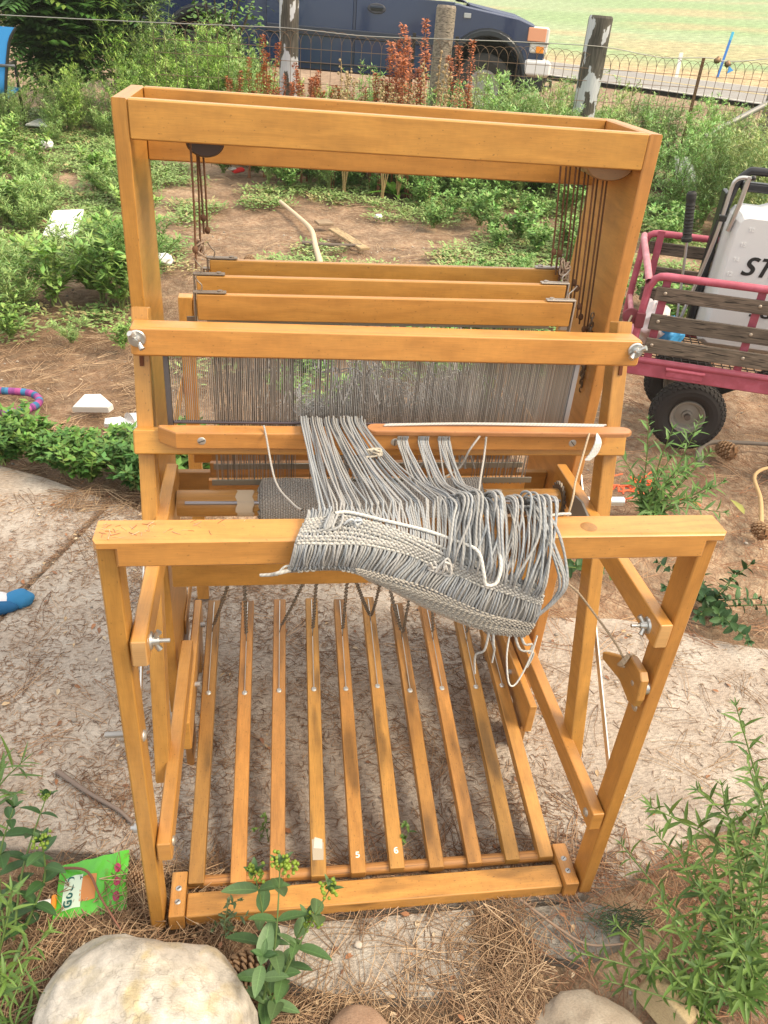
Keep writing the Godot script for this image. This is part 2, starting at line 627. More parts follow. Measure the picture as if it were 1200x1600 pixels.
func build_setting() -> void:
	# one ground sheet to the far hillside
	var nz := noise(5, 0.9, 3)
	var nl := noise(15, 0.35, 3)
	var zs := []
	var z := 1.6
	while z > -3.2:
		zs.append(z); z -= 0.05
	while z > -9.4:
		zs.append(z); z -= 0.16
	while z > -30.0:
		zs.append(z); z -= 1.2
	while z > -420.0:
		zs.append(z); z *= 1.25
	var xs := []
	var x := -4.5
	while x < 4.6:
		xs.append(x); x += 0.07
	var k := 0.2
	while x < 420.0:
		xs.append(x); xs.push_front(-x - 0.07); x += k; k *= 1.3
	xs.sort()
	var b := MB.new()
	for zz in zs:
		for xx in xs:
			var am: float = 0.016 if zz > -12.0 else 0.0
			var y := T(zz) - 0.03 + am * nz.get_noise_2d(xx * 3.0, zz * 3.0) + am * 0.8 * nz.get_noise_2d(xx * 11.0, zz * 11.0)
			if zz < -12.0: y -= 0.05
			if zz < -30.0: y -= 0.4
			var p := nl.get_noise_2d(xx, zz)
			var c := Color(0.45, 0.345, 0.265).lerp(Color(0.36, 0.26, 0.19), smoothstep(-0.2, 0.35, p))
			c = c.lerp(Color(0.54, 0.43, 0.335), smoothstep(0.1, 0.5, nl.get_noise_2d(xx + 40.0, zz * 1.3)))
			b.col = c
			b.p(Vector3(xx, y, zz), Vector3.UP)
	var w := xs.size()
	for j in zs.size() - 1:
		for i in w - 1: b.quad(j * w + i, j * w + i + 1, (j + 1) * w + i + 1, (j + 1) * w + i)
	for j in zs.size():
		for i in w:
			var q := j * w + i
			var dx := b.v[j * w + min(i + 1, w - 1)] - b.v[j * w + max(i - 1, 0)]
			var dz := b.v[min(j + 1, zs.size() - 1) * w + i] - b.v[max(j - 1, 0) * w + i]
			b.n[q] = dx.cross(dz).normalized()
			if b.n[q].y < 0.0: b.n[q] = -b.n[q]
	tag(obj("ground", b, M.dirt), "bare brown dirt of the yard strewn with pine needles", "", "", "structure")

	# concrete slab in two pours, a litter-filled joint between them
	var cc := Color(0.55, 0.495, 0.455)
	tag(slab_mesh([Vector2(-0.645, -1.365), Vector2(-0.52, -1.27), Vector2(0.0, -1.0), Vector2(0.53, -0.765), Vector2(0.73, -0.75), Vector2(0.84, -0.72), Vector2(0.95, -0.66), Vector2(1.06, -0.62), Vector2(1.5, -0.5), Vector2(1.55, -0.1), Vector2(1.0, -0.16), Vector2(0.66, -0.11), Vector2(0.5, -0.03), Vector2(0.36, 0.002), Vector2(-0.1, -0.01), Vector2(-0.3, -0.06), Vector2(-0.44, -0.14), Vector2(-0.62, -0.17), Vector2(-0.86, -0.22), Vector2(-0.93, -0.42), Vector2(-0.80, -0.92)], "concrete_slab", G, 0.08, "concrete", cc), "grey concrete slab under the loom littered with needles", "", "", "structure")
	tag(slab_mesh([Vector2(-0.655, -1.368), Vector2(-0.70, -1.39), Vector2(-0.88, -1.51), Vector2(-1.1, -1.62), Vector2(-1.8, -1.9), Vector2(-1.9, -0.3), Vector2(-0.95, -0.34), Vector2(-0.81, -0.92)], "concrete_slab", G - 0.002, 0.08, "concrete", cc * 1.02), "concrete slab left of the joint by the sock", "", "", "structure")
	tag(slab_mesh([Vector2(-0.2, 0.006), Vector2(0.166, 0.006), Vector2(0.168, 0.05), Vector2(0.160, 0.1), Vector2(0.148, 0.135), Vector2(0.06, 0.15), Vector2(-0.1, 0.13), Vector2(-0.19, 0.09)], "paving_stone", G - 0.002, 0.05, "rough_paver", Color(0.52, 0.49, 0.46)), "pale rough paving stone in front of the loom", "", "", "structure")
	tag(slab_mesh([Vector2(0.215, 0.012), Vector2(0.37, 0.008), Vector2(0.43, 0.03), Vector2(0.41, 0.09), Vector2(0.33, 0.115), Vector2(0.25, 0.095)], "paving_stone", G - 0.006, 0.05, "concrete", Color(0.34, 0.33, 0.32)), "dark grey paving stone right of the pale one", "", "", "structure")

	# road, verges and the hillside field beyond
	var d := Vector3(0.53, 0, 0.848).normalized()      # along the road, towards the viewer on the right
	var q := Vector3(d.z, 0, -d.x)                      # across the road, away from the yard
	var o := Vector3(12.16, 0.192, -32.25)              # far edge of the asphalt
	road_strip("road", o, d, q, -8.6, 0.0, 0.030, "asphalt", Color(0.40, 0.40, 0.42), "grey asphalt road beyond the fence")
	for e in [[-0.32, -0.2, 0.9], [-4.55, -4.44, 0.7], [-4.3, -4.19, 0.7], [-8.35, -8.23, 0.9]]:
		var yl: bool = e[2] < 0.8
		road_strip("road_marking", o, d, q, e[0], e[1], 0.036, "matte", Color(0.7, 0.55, 0.25) if yl else Color(0.78, 0.76, 0.7), "yellow centre line painted on the road" if yl else "white edge line painted on the road")
	# field: rises away from the road
	var f := MB.new()
	var nf := noise(31, 0.05, 4)
	var st := []
	var s := 0.05
	while s < 260.0:
		st.append(s); s += 0.6 + s * 0.09
	var al := []
	var a := -260.0
	while a < 130.0:
		al.append(a); a += 3.0
	for si in st:
		for ai in al:
			var pos: Vector3 = o + d * ai + q * si
			pos.y = 0.192 + field_y(si) + 0.05 * nf.get_noise_2d(ai * 4.0, si * 4.0)
			var gr := Color(0.40, 0.64, 0.36).lerp(Color(0.48, 0.68, 0.45), smoothstep(-0.3, 0.3, nf.get_noise_2d(ai * 0.5, si * 1.6)))
			var dry := Color(0.72, 0.60, 0.40)
			var k2 := 1.0 - smoothstep(3.0, 6.5, si + 3.0 * nf.get_noise_2d(ai * 2.0, si))
			k2 = maxf(k2, 0.6 * smoothstep(0.2, 0.36, nf.get_noise_2d(ai * 0.9 + 90.0, si * 2.2)))
			f.col = gr.lerp(dry, k2)
			f.p(pos, Vector3.UP)
	w = al.size()
	for j in st.size() - 1:
		for i in w - 1: f.quad(j * w + i, j * w + i + 1, (j + 1) * w + i + 1, (j + 1) * w + i)
	for j in st.size():
		for i in w:
			var dx := f.v[j * w + min(i + 1, w - 1)] - f.v[j * w + max(i - 1, 0)]
			var dz := f.v[min(j + 1, st.size() - 1) * w + i] - f.v[max(j - 1, 0) * w + i]
			var nn := dx.cross(dz).normalized()
			f.n[j * w + i] = nn if nn.y > 0.0 else -nn
	tag(obj("field", f, M.field), "pale green hillside field beyond the road", "", "", "structure")
	# dirt track climbing the field at the far right
	var tr := MB.new()
	tr.col = Color(0.62, 0.5, 0.42)
	var prev := -1
	for i in 30:
		var si2 := 30.0 + i * 6.0
		var ct := o + d * (24.0 - si2 * 0.12) + q * si2
		for sg in [-1.0, 1.0]:
			var pp: Vector3 = ct + d * sg * 2.6
			pp.y = 0.192 + field_y(si2) + 0.12
			tr.p(pp, Vector3.UP)
		if i > 0: tr.quad(prev, prev + 1, prev + 3, prev + 2)
		prev = tr.v.size() - 2
	tag(obj("dirt_track", tr, M.field), "pale dirt track climbing the field", "", "", "structure")

func field_y(s: float) -> float:
	return 0.02 + 0.085 * maxf(0.0, s - 3.0) + 0.00012 * s * s

func road_strip(nm: String, o: Vector3, d: Vector3, q: Vector3, a: float, b: float, h: float, mt: String, cl: Color, label: String) -> void:
	var m := MB.new()
	m.col = cl
	var pr := -1
	for i in 40:
		var l := -150.0 + i * 6.0
		for e in [a, b]:
			var p: Vector3 = o + d * l + q * e
			p.y = 0.192 + h
			m.p(p, Vector3.UP)
		if i > 0: m.quad(pr, pr + 1, pr + 3, pr + 2)
		pr = m.v.size() - 2
	tag(obj(nm, m, M[mt]), label, "", "", "structure")

# ------------------------------------------------------------------ the loom
const HONEY := Color(0.61, 0.30, 0.072)

func wpart(nm: String, par: Node3D, tint: Color, f: Callable, mt := "wood") -> MeshInstance3D:
	var b := MB.new()
	b.col = tint
	b.uo = Vector2(R(0, 3), R(0, 1))
	f.call(b)
	return obj(nm, b, M[mt], par)

func tone(k := 0.15) -> Color:
	var v := 1.0 + R(-k, k)
	return Color(HONEY.r * v, HONEY.g * v * (1.0 + R(-0.05, 0.05)), HONEY.b * v * (1.0 + R(-0.12, 0.12)))

func wing_nut(b: MB, c: Vector3, ax: Vector3, ang: float, stub := 0.02) -> void:
	var u := ax.cross(Vector3(0.2, 0.9, 0.37)).normalized()
	var bs := Basis(u, ax, u.cross(ax))
	b.lathe(PackedVector2Array([Vector2(0.0, 0.0025), Vector2(0.011, 0.0025), Vector2(0.0125, 0.0), Vector2(0.0, -0.001)]), c, bs, 18)
	b.lathe(PackedVector2Array([Vector2(0.0, 0.011), Vector2(0.0045, 0.011), Vector2(0.0062, 0.0025)]), c, bs, 12)
	b.rod(c, c + ax * stub, 0.0028, 8)
	for s in [-1.0, 1.0]:
		var dv: Vector3 = (bs * Vector3(cos(ang), 0, sin(ang))) * s
		b.tube(PackedVector3Array([c + ax * 0.006 + dv * 0.004, c + ax * 0.008 + dv * 0.009, c + ax * 0.011 + dv * 0.0135]), 0.0032, 0.0042, 8, true)

func disc(b: MB, c: Vector3, ax: Vector3, r: float, h: float, dome := 0.4) -> void:
	var u := ax.cross(Vector3(0.2, 0.9, 0.37)).normalized()
	var bs := Basis(u, ax, u.cross(ax))
	b.lathe(PackedVector2Array([Vector2(0.0, h), Vector2(r * 0.6, h * 0.95), Vector2(r * 0.93, h * dome), Vector2(r, 0.0), Vector2(0, -0.001)]), c, bs, 18)

func chain(b: MB, ps: PackedVector3Array, ln := 0.0105) -> void:
	var tot := 0.0
	for i in ps.size() - 1: tot += ps[i].distance_to(ps[i + 1])
	var m := int(tot / (ln * 0.78))
	for k in m:
		var tt := (k + 0.5) / m * (ps.size() - 1)
		var i := int(tt)
		var c := ps[i].lerp(ps[i + 1], tt - i)
		var d := (ps[i + 1] - ps[i]).normalized()
		var u := d.cross(Vector3(0.3, 0.2, 0.93) if k % 2 == 0 else Vector3(0.95, 0.1, 0.2)).normalized()
		var loop := PackedVector3Array()
		for j in 9:
			var an := TAU * j / 8.0
			loop.append(c + d * cos(an) * ln * 0.55 + u * sin(an) * ln * 0.34)
		b.tube(loop, 0.0013, -1, 4)

func build_loom() -> void:
	var L := thing("floor_loom", "honey varnished wooden floor loom standing on the concrete slab", "loom", Vector3(0, G, -0.35))
	var XZ := Basis(Vector3(1, 0, 0), Vector3(0, 0, -1), Vector3(0, 1, 0))      # outlines drawn from above
	var YZ := Basis(Vector3(0, 0, -1), Vector3(0, 1, 0), Vector3(1, 0, 0))      # outlines drawn from the side (x = depth)
	# --- front frame
	for s in [-1.0, 1.0]:
		wpart("front_post", L, tone(), func(b): b.bx(s * 0.361, s * 0.384, G, 0.7605, -0.043, 0.0, 0.003))
	wpart("breast_beam", L, tone(0.02) * 1.08, func(b):
		b.prism(PackedVector2Array([Vector2(-0.383, 0.761), Vector2(-0.383, 0.775), Vector2(0.383, 0.775), Vector2(0.383, 0.761), Vector2(0.3605, 0.761), Vector2(0.3605, 0.737), Vector2(-0.3605, 0.737), Vector2(-0.3605, 0.761)]), Vector3(0, 0, -0.010), Basis.IDENTITY, 0.046, 0.0035))
	var knot := wpart("wood_plug", L, HONEY * 0.62, func(b): disc(b, Vector3(0.205, 0.7752, -0.005), Vector3.UP, 0.0105, 0.0006))
	tag(knot, "dark round plug in the top of the front beam")
	wpart("bottom_beam", L, tone(), func(b): b.bx(-0.328, 0.328, -0.0165, 0.010, -0.045, 0.0, 0.003), "worn_wood")
	for s in [-1.0, 1.0]:
		var cb := wpart("corner_block", L, tone() * 0.93, func(b): b.bx(s * 0.3285, s * 0.3545, -0.0168, 0.021, -0.078, 0.004, 0.002), "worn_wood")
		for zz in [-0.022, -0.046]:
			wpart("screw", cb, Color(0.5, 0.5, 0.5), func(b):
				disc(b, Vector3(s * 0.341, 0.021, zz) - L.position * 0.0, Vector3.UP, 0.0052, 0.0015)
				b.col = Color(0.06, 0.06, 0.06)
				b.box(Vector3(s * 0.341, 0.0226, zz), Vector3(0.007, 0.0006, 0.0014), Basis(Vector3.UP, 0.7), 0.0001), "dull_steel")
	var rod := wpart("treadle_rod", L, tone() * 0.98, func(b): b.rod(Vector3(-0.33, 0.0, -0.068), Vector3(0.33, 0.0, -0.068), 0.0105, 14), "worn_wood")
	# --- ten treadles
	var xf := [-0.314, -0.243, -0.176, -0.104, -0.034, 0.036, 0.107, 0.178, 0.249, 0.313]
	var xr := [-0.307, -0.232, -0.159, -0.086, -0.020, 0.046, 0.112, 0.180, 0.258, 0.312]
	var chain_top := [-0.260, -0.231, -0.119, -0.096, -0.037, -0.021, 0.041, 0.130, 0.206, 0.27]
	var hook_t := [0.86, 0.82, 0.85, 0.83, 0.83, 0.89, 0.84, 0.82, 0.81, 0.8]
	var darkk := [0.62, 0.98, 0.85, 1.0, 0.9, 0.95, 0.84, 0.97, 0.92, 0.98]
	for i in 10:
		var a := Vector3(xf[i], 0.006, -0.052 - R(0, 0.006))
		var e := Vector3(xr[i], 0.124 + R(-0.004, 0.004), -0.677)
		if i > 5: e.z = -0.655
		var tc := tone(0.1) * float(darkk[i])
		var t := wpart("treadle", L, tc, func(b): b.beam(a, e, 0.0275, 0.021, Vector3.UP, 0.002), "worn_wood")
		if i == 0: tag(t, "darkest brown treadle at the left end")
		var d := (e - a).normalized()
		var up := Vector3.RIGHT.cross(d).normalized()
		if up.y < 0.0: up = -up
		var sc := a.lerp(e, 0.605) + up * 0.0105
		wpart("treadle_wire", t, Color(0.6, 0.6, 0.58), func(b):
			disc(b, sc, up, 0.0058, 0.003)
			var hk := a.lerp(e, hook_t[i]) + up * 0.016
			b.tube(curve([sc + up * 0.003, sc.lerp(hk, 0.5) + up * 0.001, hk, a.lerp(e, 0.985) + up * 0.0115, a.lerp(e, 0.99) - up * 0.004], 20), 0.0011, -1, 5), "steel")
		var hp: Vector3 = a.lerp(e, hook_t[i]) + up * 0.018
		var tp := Vector3(chain_top[i], 0.374, -0.43)
		wpart("chain", L, Color(0.30, 0.28, 0.25), func(b):
			var dirv := (tp - hp).normalized()
			var q := hp + dirv * 0.03
			chain(b, PackedVector3Array([q, q.lerp(tp, 0.5) - Vector3(0, 0.004, 0), tp]))
			b.tube(curve([hp - up * 0.006 + d * 0.004, hp - up * 0.008 - d * 0.006, hp + dirv * 0.008 - d * 0.005, q, hp + dirv * 0.02 + d * 0.004], 12), 0.001, -1, 5), "dull_steel")
		if i == 5 or i == 6:
			wpart("chain", L, Color(0.30, 0.28, 0.25), func(b):
				chain(b, PackedVector3Array([hp + Vector3(0.002, 0.006, 0), hp.lerp(Vector3(chain_top[i] + 0.05, 0.374, -0.43), 0.5) - Vector3(0, 0.012, 0), Vector3(chain_top[i] + 0.05, 0.374, -0.43)])), "dull_steel")
		if i == 4 or i == 5:
			var tm := TextMesh.new()
			tm.text = "5" if i == 4 else "6"
			tm.font = font(true)
			tm.font_size = 14
			tm.pixel_size = 0.0011
			tm.depth = 0.0003
			var ob := MeshInstance3D.new()
			ob.name = "painted_number"
			ob.mesh = tm
			ob.material_override = flat(Color(0.85, 0.83, 0.78), 0.7)
			t.add_child(ob, true)
			ob.transform = Transform3D(Basis(Vector3.RIGHT, d.cross(Vector3.RIGHT).normalized() if false else -up.cross(Vector3.RIGHT).normalized() * -1.0, up), a.lerp(e, 0.05) + up * 0.0108)
			ob.transform.basis = Basis(Vector3.RIGHT, (d - Vector3.RIGHT * d.x).normalized(), up)
		if i == 3:
			tag(wpart("worn_label", t, Color(0.42, 0.36, 0.28), func(b):
				b.prism(PackedVector2Array([Vector2(-0.010, 0.0), Vector2(0.009, -0.001), Vector2(0.010, 0.03), Vector2(0.004, 0.034), Vector2(-0.003, 0.04), Vector2(-0.011, 0.037)]), a.lerp(e, 0.045) + up * 0.0109, Basis(Vector3.RIGHT, d, up), 0.0004, 0.0001)
				b.col = Color(0.62, 0.58, 0.5)
				b.prism(PackedVector2Array([Vector2(-0.008, 0.021), Vector2(0.007, 0.019), Vector2(0.008, 0.036), Vector2(-0.006, 0.041)]), a.lerp(e, 0.045) + up * 0.0114, Basis(Vector3.RIGHT, d, up), 0.0004, 0.0001), "matte"), "torn paper label on the fourth treadle")
	# --- arms joining the front frame to the castle
	for s in [-1.0, 1.0]:
		var ua := wpart("upper_arm", L, tone(), func(b):
			b.eg = Color(1.1, 1.35, 2.4)
			b.bx(s * 0.338, s * 0.3585, 0.578, 0.6205, -0.446, 0.008, 0.003))
		wpart("wing_bolt", ua, Color(0.55, 0.55, 0.53), func(b): wing_nut(b, Vector3(s * 0.338, 0.596, -0.022), Vector3(-s, 0, 0), 0.5 if s > 0 else 2.1, 0.024), "steel")
		var la := wpart("lower_arm", L, tone(), func(b): b.bx(s * 0.337, s * 0.3595, 0.167, 0.2085, -0.462, 0.001, 0.003))
		wpart("bolt_head", la, Color(0.45, 0.42, 0.38), func(b): disc(b, Vector3(s * 0.337, 0.188, -0.02), Vector3(-s, 0, 0), 0.008, 0.0035), "dull_steel")
		wpart("bolt_end", la, Color(0.5, 0.5, 0.5), func(b):
			b.rod(Vector3(s * 0.384, 0.225, -0.02), Vector3(s * 0.392, 0.225, -0.02), 0.0075, 6)
			b.rod(Vector3(s * 0.384, 0.225, -0.02), Vector3(s * 0.397, 0.225, -0.02), 0.0035, 8), "dull_steel")
		# base bar with foot block
		var bb := wpart("base_bar", L, tone() * 1.05, func(b): b.bx(s * 0.336, s * 0.3525, 0.057, 0.132, -0.685, -0.311, 0.003))
		for zz in [[0.11, -0.62], [0.105, -0.44]]:
			wpart("bolt", bb, Color(0.5, 0.5, 0.5), func(b): b.rod(Vector3(s * 0.336, zz[0], zz[1]), Vector3(s * 0.326, zz[0], zz[1]), 0.006, 6), "dull_steel")
		wpart("foot_block", L, tone() * 0.72, func(b): b.bx(s * 0.337, s * 0.3515, G, 0.0568, -0.40, -0.335, 0.002))
		wpart("foot_block", L, tone() * 0.8, func(b): b.bx(s * 0.337, s * 0.3515, G, 0.0568, -0.66, -0.60, 0.002))
		# castle side board
		wpart("castle_post", L, tone(), func(b):
			b.prism(PackedVector2Array([Vector2(0.438, 0.03), Vector2(0.438, 1.1745), Vector2(0.628, 1.1745), Vector2(0.655, 0.83), Vector2(0.695, 0.15), Vector2(0.695, 0.03)]), Vector3(s * 0.3795, 0, 0), YZ, 0.0205, 0.002))
		# back leg and its links
		wpart("back_post", L, tone() * 1.02, func(b): b.bx(s * 0.335, s * 0.364, G + 0.01, 0.777, -0.885, -0.857, 0.002))
		wpart("back_link", L, tone(), func(b): b.bx(s * 0.3655, s * 0.3855 - s * 0.0165, 0.56, 0.60, -0.93, -0.60, 0.002))
		wpart("back_link", L, tone(), func(b): b.bx(s * 0.3655, s * 0.3685, 0.10, 0.14, -0.90, -0.60, 0.001))
		# flat steel stay on the outside
		wpart("steel_stay", L, Color(0.62, 0.62, 0.62), func(b): b.beam(Vector3(s * 0.394, 0.605, -0.47), Vector3(s * 0.394, 0.19, -0.05), 0.003, 0.013, Vector3(0, 0.7, 0.7), 0.0005), "steel")
	wpart("bolt_end", L, Color(0.35, 0.34, 0.33), func(b): b.rod(Vector3(-0.384, 0.43, -0.02), Vector3(-0.412, 0.43, -0.02), 0.0045, 8), "dull_steel")
	wpart("bolt_head", L, Color(0.5, 0.49, 0.47), func(b): disc(b, Vector3(-0.361, 0.425, -0.02), Vector3(1, 0, 0), 0.0085, 0.004), "dull_steel")
	wpart("bolt_head", L, Color(0.5, 0.45, 0.38), func(b): disc(b, Vector3(0.361, 0.435, -0.022), Vector3(-1, 0, 0), 0.0085, 0.003), "dull_steel")
	wpart("axle_bolt", L, Color(0.68, 0.68, 0.68), func(b): b.rod(Vector3(0.36, 0.58, -0.38), Vector3(0.452, 0.579, -0.38), 0.0085, 12), "steel")
	# --- castle top
	wpart("castle_front_beam", L, tone(0.02) * 1.04, func(b): b.bx(-0.3690, 0.3690, 1.124, 1.1745, -0.458, -0.4375, 0.0025))
	wpart("castle_back_beam", L, tone(0.02) * 0.95, func(b): b.bx(-0.3690, 0.3690, 1.072, 1.1745, -0.630, -0.611, 0.0025))
	var dkb := Color(0.13, 0.065, 0.035)
	for s in [-1.0, 1.0]:
		wpart("pulley", L, Color(0.07, 0.035, 0.02) if s < 0 else Color(0.40, 0.24, 0.12), func(b):
			var pl := PackedVector2Array()
			for k in 13: pl.append(Vector2((0.027 if s < 0 else 0.037) * cos(-PI * k / 12.0), 0.020 * sin(-PI * k / 12.0)))
			pl.append(Vector2(-0.027, 0.035)); pl.append(Vector2(0.027, 0.035))
			b.prism(pl, Vector3(-0.272 if s < 0 else 0.332, 1.122, -0.515), Basis.IDENTITY, 0.09, 0.002))
	# cords from the pulleys to the harnesses
	var cords := [[-0.292, 1.13, -0.293, 0.945, -0.47], [-0.285, 1.13, -0.281, 0.99, -0.50], [-0.288, 1.13, -0.290, 0.95, -0.53], [-0.281, 1.13, -0.278, 0.985, -0.54]]
	var dx := 0.0
	for k in 11:
		cords.append([0.264 + 0.0078 * k, 1.12, 0.279 + 0.0087 * k, 0.962 - 0.012 * k, -0.50 + 0.004 * (k % 2)])
	for c in cords:
		wpart("harness_cord", L, dkb * R(0.8, 1.6), func(b):
			b.tube(curve([Vector3(c[0], c[1], c[4]), Vector3((c[0] + c[2]) / 2 + 0.001, (c[1] + c[3]) / 2, c[4] - 0.001), Vector3(c[2], c[3], c[4])], 8), 0.0016, -1, 6)
			b.ball(Vector3(c[2], c[3] + R(0.0, 0.04), c[4]), Vector3(0.0045, 0.006, 0.0045)), "yarn")
	for k in 3:
		var q := Vector3(0.349 + 0.008 * k, 0.90 - 0.02 * k, -0.455 - 0.012 * k)
		wpart("chain", L, Color(0.16, 0.12, 0.09), func(b): chain(b, PackedVector3Array([q, q + Vector3(0.004, -0.11, 0.0)])), "dull_steel")
	# pale twine knots where the cords meet the brackets
	for c in [[-0.288, 0.968, -0.5], [0.298, 0.965, -0.49], [0.306, 0.948, -0.5]]:
		wpart("twine_knot", L, Color(0.46, 0.34, 0.25), func(b):
			var pts := []
			for k in 16: pts.append(Vector3(c[0], c[1], c[2]) + Vector3(R(-0.008, 0.008), R(-0.014, 0.014), R(-0.008, 0.008)))
			b.tube(curve(pts, 90), 0.0016, -1, 5), "yarn")
	build_harnesses(L)
	build_beater(L)
	# --- lower works
	wpart("lamm_board", L, tone() * 0.92, func(b): b.bx(-0.361, 0.349, 0.372, 0.441, -0.442, -0.42, 0.002))
	wpart("cloth_beam", L, tone() * 0.92, func(b): b.rod(Vector3(-0.336, 0.5795, -0.381), Vector3(0.334, 0.5795, -0.381), 0.0225, 28))
	wpart("steel_rod", L, Color(0.35, 0.34, 0.37), func(b): b.rod(Vector3(-0.322, 0.591, -0.3625), Vector3(0.324, 0.591, -0.3625), 0.0033, 10), "steel")
	for xx in [-0.225, 0.205]:
		wpart("tape_strip", L, Color(0.55, 0.45, 0.33), func(b):
			var pr := []
			var pv := -1
			for k in 14:
				var an := -1.6 + k * 0.26
				var rr := 0.0232 + (0.004 if k in [6, 7, 8] else 0.0)
				for sx in [-0.014, 0.014]:
					b.p(Vector3(xx + sx + 0.002 * sin(k * 1.7), 0.5795 + rr * sin(an), -0.381 + rr * cos(an)), Vector3(0, sin(an), cos(an)), Vector2(sx, an))
				if pv >= 0: b.quad(pv, pv + 1, pv + 3, pv + 2)
				pv = b.v.size() - 2, "matte")
	wpart("ratchet_wheel", L, Color(0.17, 0.15, 0.13), func(b):
		var pl := PackedVector2Array()
		for k in 22:
			var an := TAU * k / 22.0
			pl.append(Vector2(cos(an), sin(an)) * 0.030)
			pl.append(Vector2(cos(an + 0.22), sin(an + 0.22)) * 0.0365)
		b.prism(pl, Vector3(0.3285, 0.5795, -0.381), Basis(Vector3(0, 0, 1), Vector3(0, 1, 0), Vector3(1, 0, 0)), 0.004, 0.0004), "dull_steel")
	wpart("pawl_plate", L, Color(0.30, 0.29, 0.27), func(b):
		b.prism(PackedVector2Array([Vector2(-0.345, 0.565), Vector2(-0.33, 0.622), Vector2(-0.30, 0.628), Vector2(-0.235, 0.615), Vector2(-0.235, 0.58), Vector2(-0.30, 0.56)]), Vector3(0.3345, 0.0, 0.0), Basis(Vector3(0, 0, 1), Vector3(0, 1, 0), Vector3(-1, 0, 0)), 0.004, 0.0005), "dull_steel")
	# --- back: beams, side arms, brake plate
	wpart("back_beam", L, tone(), func(b): b.bx(-0.3345, 0.3345, 0.737, 0.775, -0.887, -0.855, 0.003))
	wpart("warp_beam", L, tone(), func(b): b.rod(Vector3(-0.333, 0.47, -0.80), Vector3(0.333, 0.47, -0.80), 0.024, 22))
	wpart("brake_plate", L, tone(), func(b):
		var pl := PackedVector2Array([Vector2(0.76, 0.42), Vector2(0.76, 0.565)])
		for k in 9: pl.append(Vector2(0.787 - 0.027 * cos(PI * k / 8.0), 0.565 + 0.05 * sin(PI * k / 8.0)))
		pl.append(Vector2(0.814, 0.42))
		b.prism(pl, Vector3(0.315, 0, 0), Basis(Vector3(0, 0, -1), Vector3(0, 1, 0), Vector3(1, 0, 0)), 0.022, 0.002))
	wpart("back_rail", L, tone(), func(b): b.bx(-0.3345, 0.3345, 0.49, 0.525, -0.70, -0.68, 0.002))
	wpart("back_rail", L, tone() * 0.85, func(b): b.bx(-0.3675, 0.3675, 0.50, 0.545, -0.56, -0.545, 0.002))
	# --- cloth-beam release lever on the right post
	var lev := wpart("lever", L, tone() * 0.86, func(b):
		var pl := PackedVector2Array()
		for e in [[-0.118, 0.458], [-0.113, 0.447], [-0.05, 0.462], [-0.012, 0.455], [0.004, 0.462], [0.008, 0.478], [0.004, 0.512], [-0.006, 0.521], [-0.040, 0.520], [-0.052, 0.513], [-0.064, 0.497], [-0.085, 0.482]]: pl.append(Vector2(e[0], e[1]))
		b.prism(pl, Vector3(0.3465, 0.0, 0.0), Basis(Vector3(0, 0, 1), Vector3(0, 1, 0), Vector3(-1, 0, 0)), 0.0125, 0.002))
	wpart("bolt", lev, Color(0.5, 0.5, 0.5), func(b):
		b.rod(Vector3(0.353, 0.487, -0.01), Vector3(0.361, 0.487, -0.01), 0.011, 14)
		disc(b, Vector3(0.3403, 0.49, -0.016), Vector3(-1, 0, 0), 0.0045, 0.001), "steel")
	wpart("lever_cord", L, Color(0.46, 0.36, 0.25), func(b):
		var k := Vector3(0.337, 0.506, -0.047)
		b.tube(curve([k, k + Vector3(-0.02, 0.03, -0.012), Vector3(0.262, 0.60, -0.085), Vector3(0.22, 0.645, -0.10), Vector3(0.24, 0.73, -0.14), Vector3(0.262, 0.733, -0.19), Vector3(0.30, 0.775, -0.262)], 40), 0.0017, -1, 6)
		for j in 3: b.tube(curve([k + Vector3(0.003, 0.012, 0.002 * j), k + Vector3(-0.008, 0.004, 0.006 + 0.003 * j), k + Vector3(-0.005, -0.012, -0.003), k + Vector3(0.012, -0.01, 0.004), k + Vector3(0.016, 0.004, 0.002 * j), k + Vector3(0.003, 0.012, 0.001)], 20), 0.002, -1, 6), "yarn")

